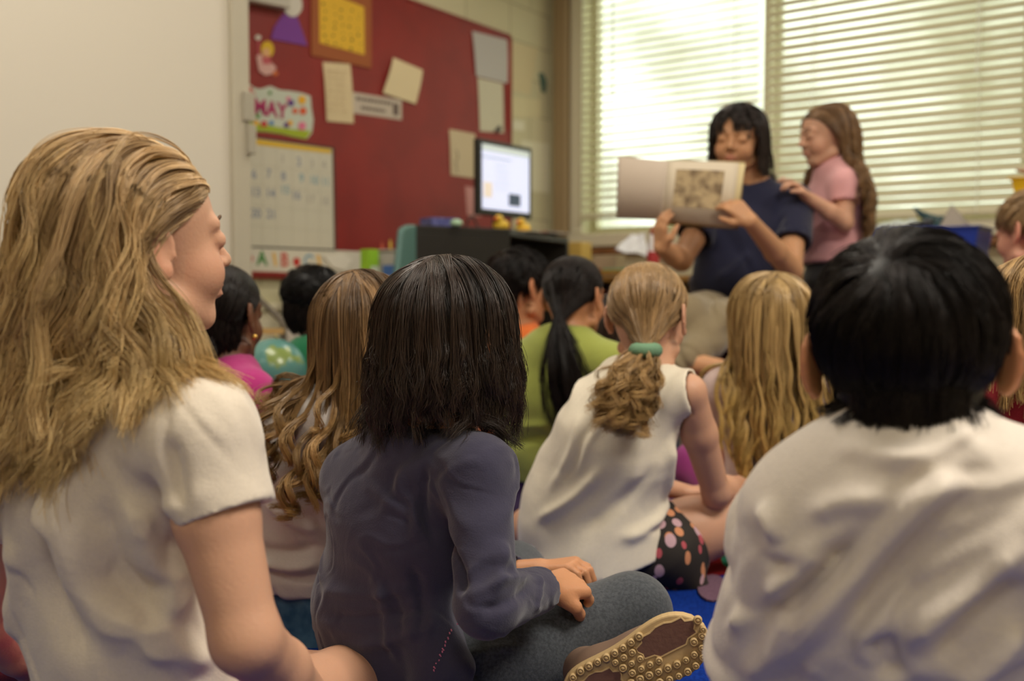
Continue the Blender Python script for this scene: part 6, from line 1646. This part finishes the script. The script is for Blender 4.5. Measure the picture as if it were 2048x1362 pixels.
# ------------------------------------------------------------------ 14: the reader (seated woman) with the open book
if want('14'):
    J = sit((.80, 3.25), -150, 1.22)
    put(J, hc=P(1477, 274, 3.2), nb=P(1508, 372, 3.24), up=P(1505, 402, 3.26), chest=P(1485, 470, 3.25), waist=P(1470, 560, 3.25), pel=P(1480, 625, 3.30),
        shL=P(1585, 412, 3.24), shR=P(1425, 410, 3.26), elL=P(1582, 540, 3.08), wrL=P(1500, 442, 2.86), elR=P(1362, 520, 3.12), wrR=P(1322, 495, 2.96),
        hipL=P(1535, 640, 3.28), hipR=P(1430, 640, 3.28), knL=P(1430, 655, 2.88), knR=P(1370, 640, 2.86), anR=P(1400, 850, 2.90), toeR=P(1370, 870, 2.80), anL=P(1370, 720, 2.75), toeL=P(1440, 735, 2.70))
    J['anR'][2] = .07; J['toeR'][2] = .03
    navy2 = cloth('tee_navy', srgb(36, 38, 62), wr=.006, wscale=6)
    kh = cloth('trousers_khaki', srgb(136, 122, 96), wr=.006, wscale=8)
    hd_ = dict(L=dict(dir=nrm(np.array([-.62, .05, .62])), pal=nrm(np.array([-.25, .9, -.3])), curls=[.55, .75, .85, .95], size=1.15, thumb=.5), R=dict(dir=nrm(np.array([-.1, -.25, .95])), pal=nrm(np.array([.75, .4, 0])), curl=.45, size=1.15, thumb=.6))
    o, hc, R, H, env = build_person('woman with dark hair in a navy t-shirt holding up an open picture book', J, (-152, -12, -6, .212), 'olive',
        dict(mat=navy2, g=.014, g2=.03, sleeve=(.60, .050, .049), h=.006, wob=[(141, 9, .003, (1, 1, .6)), (144, 18, .008, (.5, 0, -.8), 1)], collar=.0,
             folds=[([(1500, 500), (1480, 540), (1430, 560)], .008, .02), ([(1570, 430), (1540, 470), (1530, 500)], -.006, .014)]),
        dict(kind='pants', mat=kh, g=.020, h=.006, wob=[(142, 12, .005, (1, 1, .6)), (143, 24, .009, (.6, .3, -.7), 1)]), h=.0045, hands=hd_, face=True, group='grown-up and helper at the front', armf=1.05, legf=1.0, neck_r=.042, blush=.15)
    hair(o, hc, R, H, env, teach_h, n=5000, ng=170, L=.30, steps=20, rad=.0011, vol=.016, seed=140, clump=.6, fly=.003, grav=.45, fringe=True, part=.0,
         zl=lambda d: -0.75+1.15*np.clip((d[:, 1]+.35)/1.3, 0, 1), lenf=lambda d: np.where(d[:, 1] > .30, .155, 1.0), cut=(P(1500, 345, 3.2), -UZ, .012))
    # chair under her
    cr_ = empty('reading_chair', np.array([.80, 3.38, 0]), 'low dark chair under the woman reading', 'chair')
    dkm = mat('chair_dark', srgb(60, 30, 26), .5)
    sc_ = J['pel']*[1, 1, 0]; f_ = J['R'][:, 1]; r_ = J['R'][:, 0]; sz = .40
    mb = MB(); mb.cbox(sc_+f_*.08+UZ*(sz-.015), r_*.42, f_*.42, UZ*.03); mb.build('seat', dkm, cr_, bevel=.01)
    for sx in (-1, 1):
        for sy in (-1, 1):
            q = sc_+f_*.08+r_*.18*sx+f_*.18*sy; mb = MB(); mb.tube([q, q+UZ*(sz-.03)], .012, 8); mb.build('leg', MATS.get('monitor_black', dkm), cr_, True)
    # the book
    bkt = empty('picture_book', P(1360, 450, 2.93), 'large open picture book with a sketchy brown illustration held up by the woman', 'book')
    pg = mat('page_cream', srgb(206, 192, 170), .7); pgw = mat('page_edge', srgb(214, 196, 150), .7)
    TL, TR, BR, BLc = P(1345, 321, 2.98), P(1478, 326, 2.90), P(1462, 452, 2.90), P(1330, 441, 2.98)   # right page (photo side)
    LT, LB = P(1236, 313, 3.10), P(1232, 437, 3.10)
    sp_t, sp_b = P(1336, 322, 2.96), P(1322, 440, 2.96)
    def page(a, b, c, d, th, m, nm, bow=.0, off=0.0):
        N = 10; mb = MB(); n_ = nrm(np.cross(b-a, d-a)); n_ = n_ if n_[1] < 0 else -n_
        for layer in (0, 1):
            for i in range(N+1):
                u = i/N
                for v in (0, 1):
                    p = (a*(1-u)+b*u)*(1-v)+(d*(1-u)+c*u)*v
                    mb.V.append(p+n_*(bow*math.sin(math.pi*min(1, u*1.0))+off-th*layer))
        M_ = 2*(N+1)
        for i in range(N):
            q = 2*i; mb.F.append((q, q+1, q+3, q+2)); mb.F.append((M_+q, M_+q+2, M_+q+3, M_+q+1)); mb.F.append((q, q+2, M_+q+2, M_+q)); mb.F.append((q+1, M_+q+1, M_+q+3, q+3))
        mb.F.append((0, M_, M_+1, 1)); e_ = 2*N; mb.F.append((e_, e_+1, M_+e_+1, M_+e_))
        return mb.build(nm, m, bkt, True), n_
    page(sp_t, LT, LB, sp_b, .003, mat('page_left', srgb(196, 180, 164), .7), 'left_page', .004)
    pr_, n_ = page(sp_t, TR, BR, sp_b, .006, pg, 'right_page', .012)
    e_ = nrm(TR-sp_t)
    page(sp_t+e_*.012, TR+e_*.018, BR+e_*.010-UZ*.004, sp_b+e_*.008-UZ*.006, .004, pgw, 'back_pages', .010, -.008)
    page(sp_t+e_*.012+UZ*.003, P(1490, 322, 2.9), P(1476, 458, 2.9), sp_b-UZ*.012, .003, mat('book_cover', srgb(150, 128, 84), .6), 'cover', .008, -.014)
    def onpg(u, v, o_=.0015): return (sp_t*(1-u)+TR*u)*(1-v)+(sp_b*(1-u)+BR*u)*v+n_*(.012*math.sin(math.pi*u)+o_)
    ill = mat('illustration', srgb(190, 168, 130), .8, col2=srgb(104, 84, 64), cscale=34, contrast=(.42, .66))
    N = 12; mb = MB()
    for layer in (0, 1):
        for i in range(N+1):
            for j in (0, 1): mb.V.append(onpg(.14+.68*i/N, .14+.62*j, .0012-.001*layer))
    M_ = 2*(N+1)
    for i in range(N):
        q = 2*i; mb.F.append((q, q+1, q+3, q+2)); mb.F.append((M_+q, M_+q+2, M_+q+3, M_+q+1)); mb.F.append((q, q+2, M_+q+2, M_+q)); mb.F.append((q+1, M_+q+1, M_+q+3, q+3))
    mb.F.append((0, M_, M_+1, 1)); q = 2*N; mb.F.append((q, q+1, M_+q+1, M_+q))
    il = mb.build('illustration', ill, pr_)

# ------------------------------------------------------------------ 15: standing girl in pink
if want('15'):
    J = sit((1.06, 3.4), -98, 1.0)
    R0 = J['R']; b0 = P(1668, 583, 3.35)*[1, 1, 0]
    def at(px, py, d=3.35): return P(px, py, d)
    put(J, hc=P(1652, 270, 3.35), nb=P(1672, 335, 3.36), up=P(1672, 352, 3.36), chest=P(1668, 405, 3.36), waist=P(1666, 470, 3.37), pel=P(1668, 540, 3.38),
        shL=P(1690, 368, 3.25), shR=P(1660, 366, 3.48), elL=P(1690, 445, 3.22), wrL=P(1612, 392, 3.16), elR=P(1640, 430, 3.50), wrR=P(1600, 385, 3.42))
    for n, g in (('R', 1), ('L', -1)):
        h_ = J['pel']+R0[:, 0]*g*.06-UZ*.03; J['hip'+n] = h_; J['kn'+n] = h_*[1, 1, 0]+UZ*.31+R0[:, 1]*.02; J['an'+n] = h_*[1, 1, 0]+UZ*.06-R0[:, 1]*.01; J['toe'+n] = J['an'+n]*[1, 1, 0]+R0[:, 1]*.12+UZ*.02
    hd_ = dict(L=dict(dir=nrm(np.array([-.75, -.1, .6])), curl=.7, size=1.0), R=dict(dir=nrm(np.array([-.6, .1, .7])), curl=.7, size=1.0))
    o, hc, R, H, env = build_person('girl with long curly light brown hair standing in a pink t-shirt and black trousers', J, (-98, -8, 0, .198), 'fair',
        dict(mat=cloth('tee_pink', srgb(226, 168, 170), wr=.004), g=.014, g2=.020, sleeve=(.48, .048, .046), h=.005, wob=[(151, 14, .004, (1, 1, .5))], hem=(P(1668, 525, 3.37), -UZ)),
        dict(kind='pants', mat=cloth('trousers_black', srgb(24, 22, 24)), g=.010, h=.006), h=.0045, hands=hd_, face=True, group='grown-up and helper at the front', blush=.3,
        shoes=dict(R=mat('shoe_dark', srgb(40, 36, 36), .6), L=mat('shoe_dark', srgb(40, 36, 36), .6)))
    hair(o, hc, R, H, env, [srgb(78, 56, 38), srgb(150, 114, 76), srgb(170, 134, 92)], n=4500, ng=120, L=.40, steps=30, rad=.001, vol=.024, wave=(.009, .05), swept=.4, seed=150, clump=.92, fly=.003, grav=.4, endcurl=.008)
    cr_ = empty('black_chair', P(1690, 583, 3.62)*[1, 1, 0], 'black padded chair behind the standing girl', 'chair')
    bkm = mat('chair_black', srgb(20, 18, 18), .5)
    q0 = P(1716, 583, 3.62)*[1, 1, 0]
    sdf_mesh('backrest', [(EC(q0+UZ*.66, q0+UZ*.80, (.05, .03), (.042, .03), np.array([1., 0, 0])), .01, 'u'), (RC(q0-np.array([.22, 0, 0])+UZ*.7, q0+UZ*.72, .035), .03, 'u')], .006, bkm, cr_)
    q1 = q0+np.array([-.11, .22, 0]); mb = MB(); mb.cbox(q1+UZ*.44, np.array([.42, 0, 0]), np.array([0, .40, 0]), UZ*.05); mb.build('seat', bkm, cr_, bevel=.012)
    mb = MB(); mb.tube([q1+np.array([0, -.2, .44]), q0+np.array([-.11, .02, .55]), q0+np.array([-.11, 0, .70])], .015, 8); mb.build('back_support', bkm, cr_, True)
    mb = MB(); mb.tube([q1, q1+UZ*.42], .022, 10); mb.build('pedestal', MATS['chrome'], cr_, True)
    for i in range(5):
        a = i*2*math.pi/5; mb = MB(); mb.tube([q1+UZ*.07, q1+np.array([math.cos(a)*.24, math.sin(a)*.24, .03])], .014, 8); mb.build('foot', bkm, cr_, True)
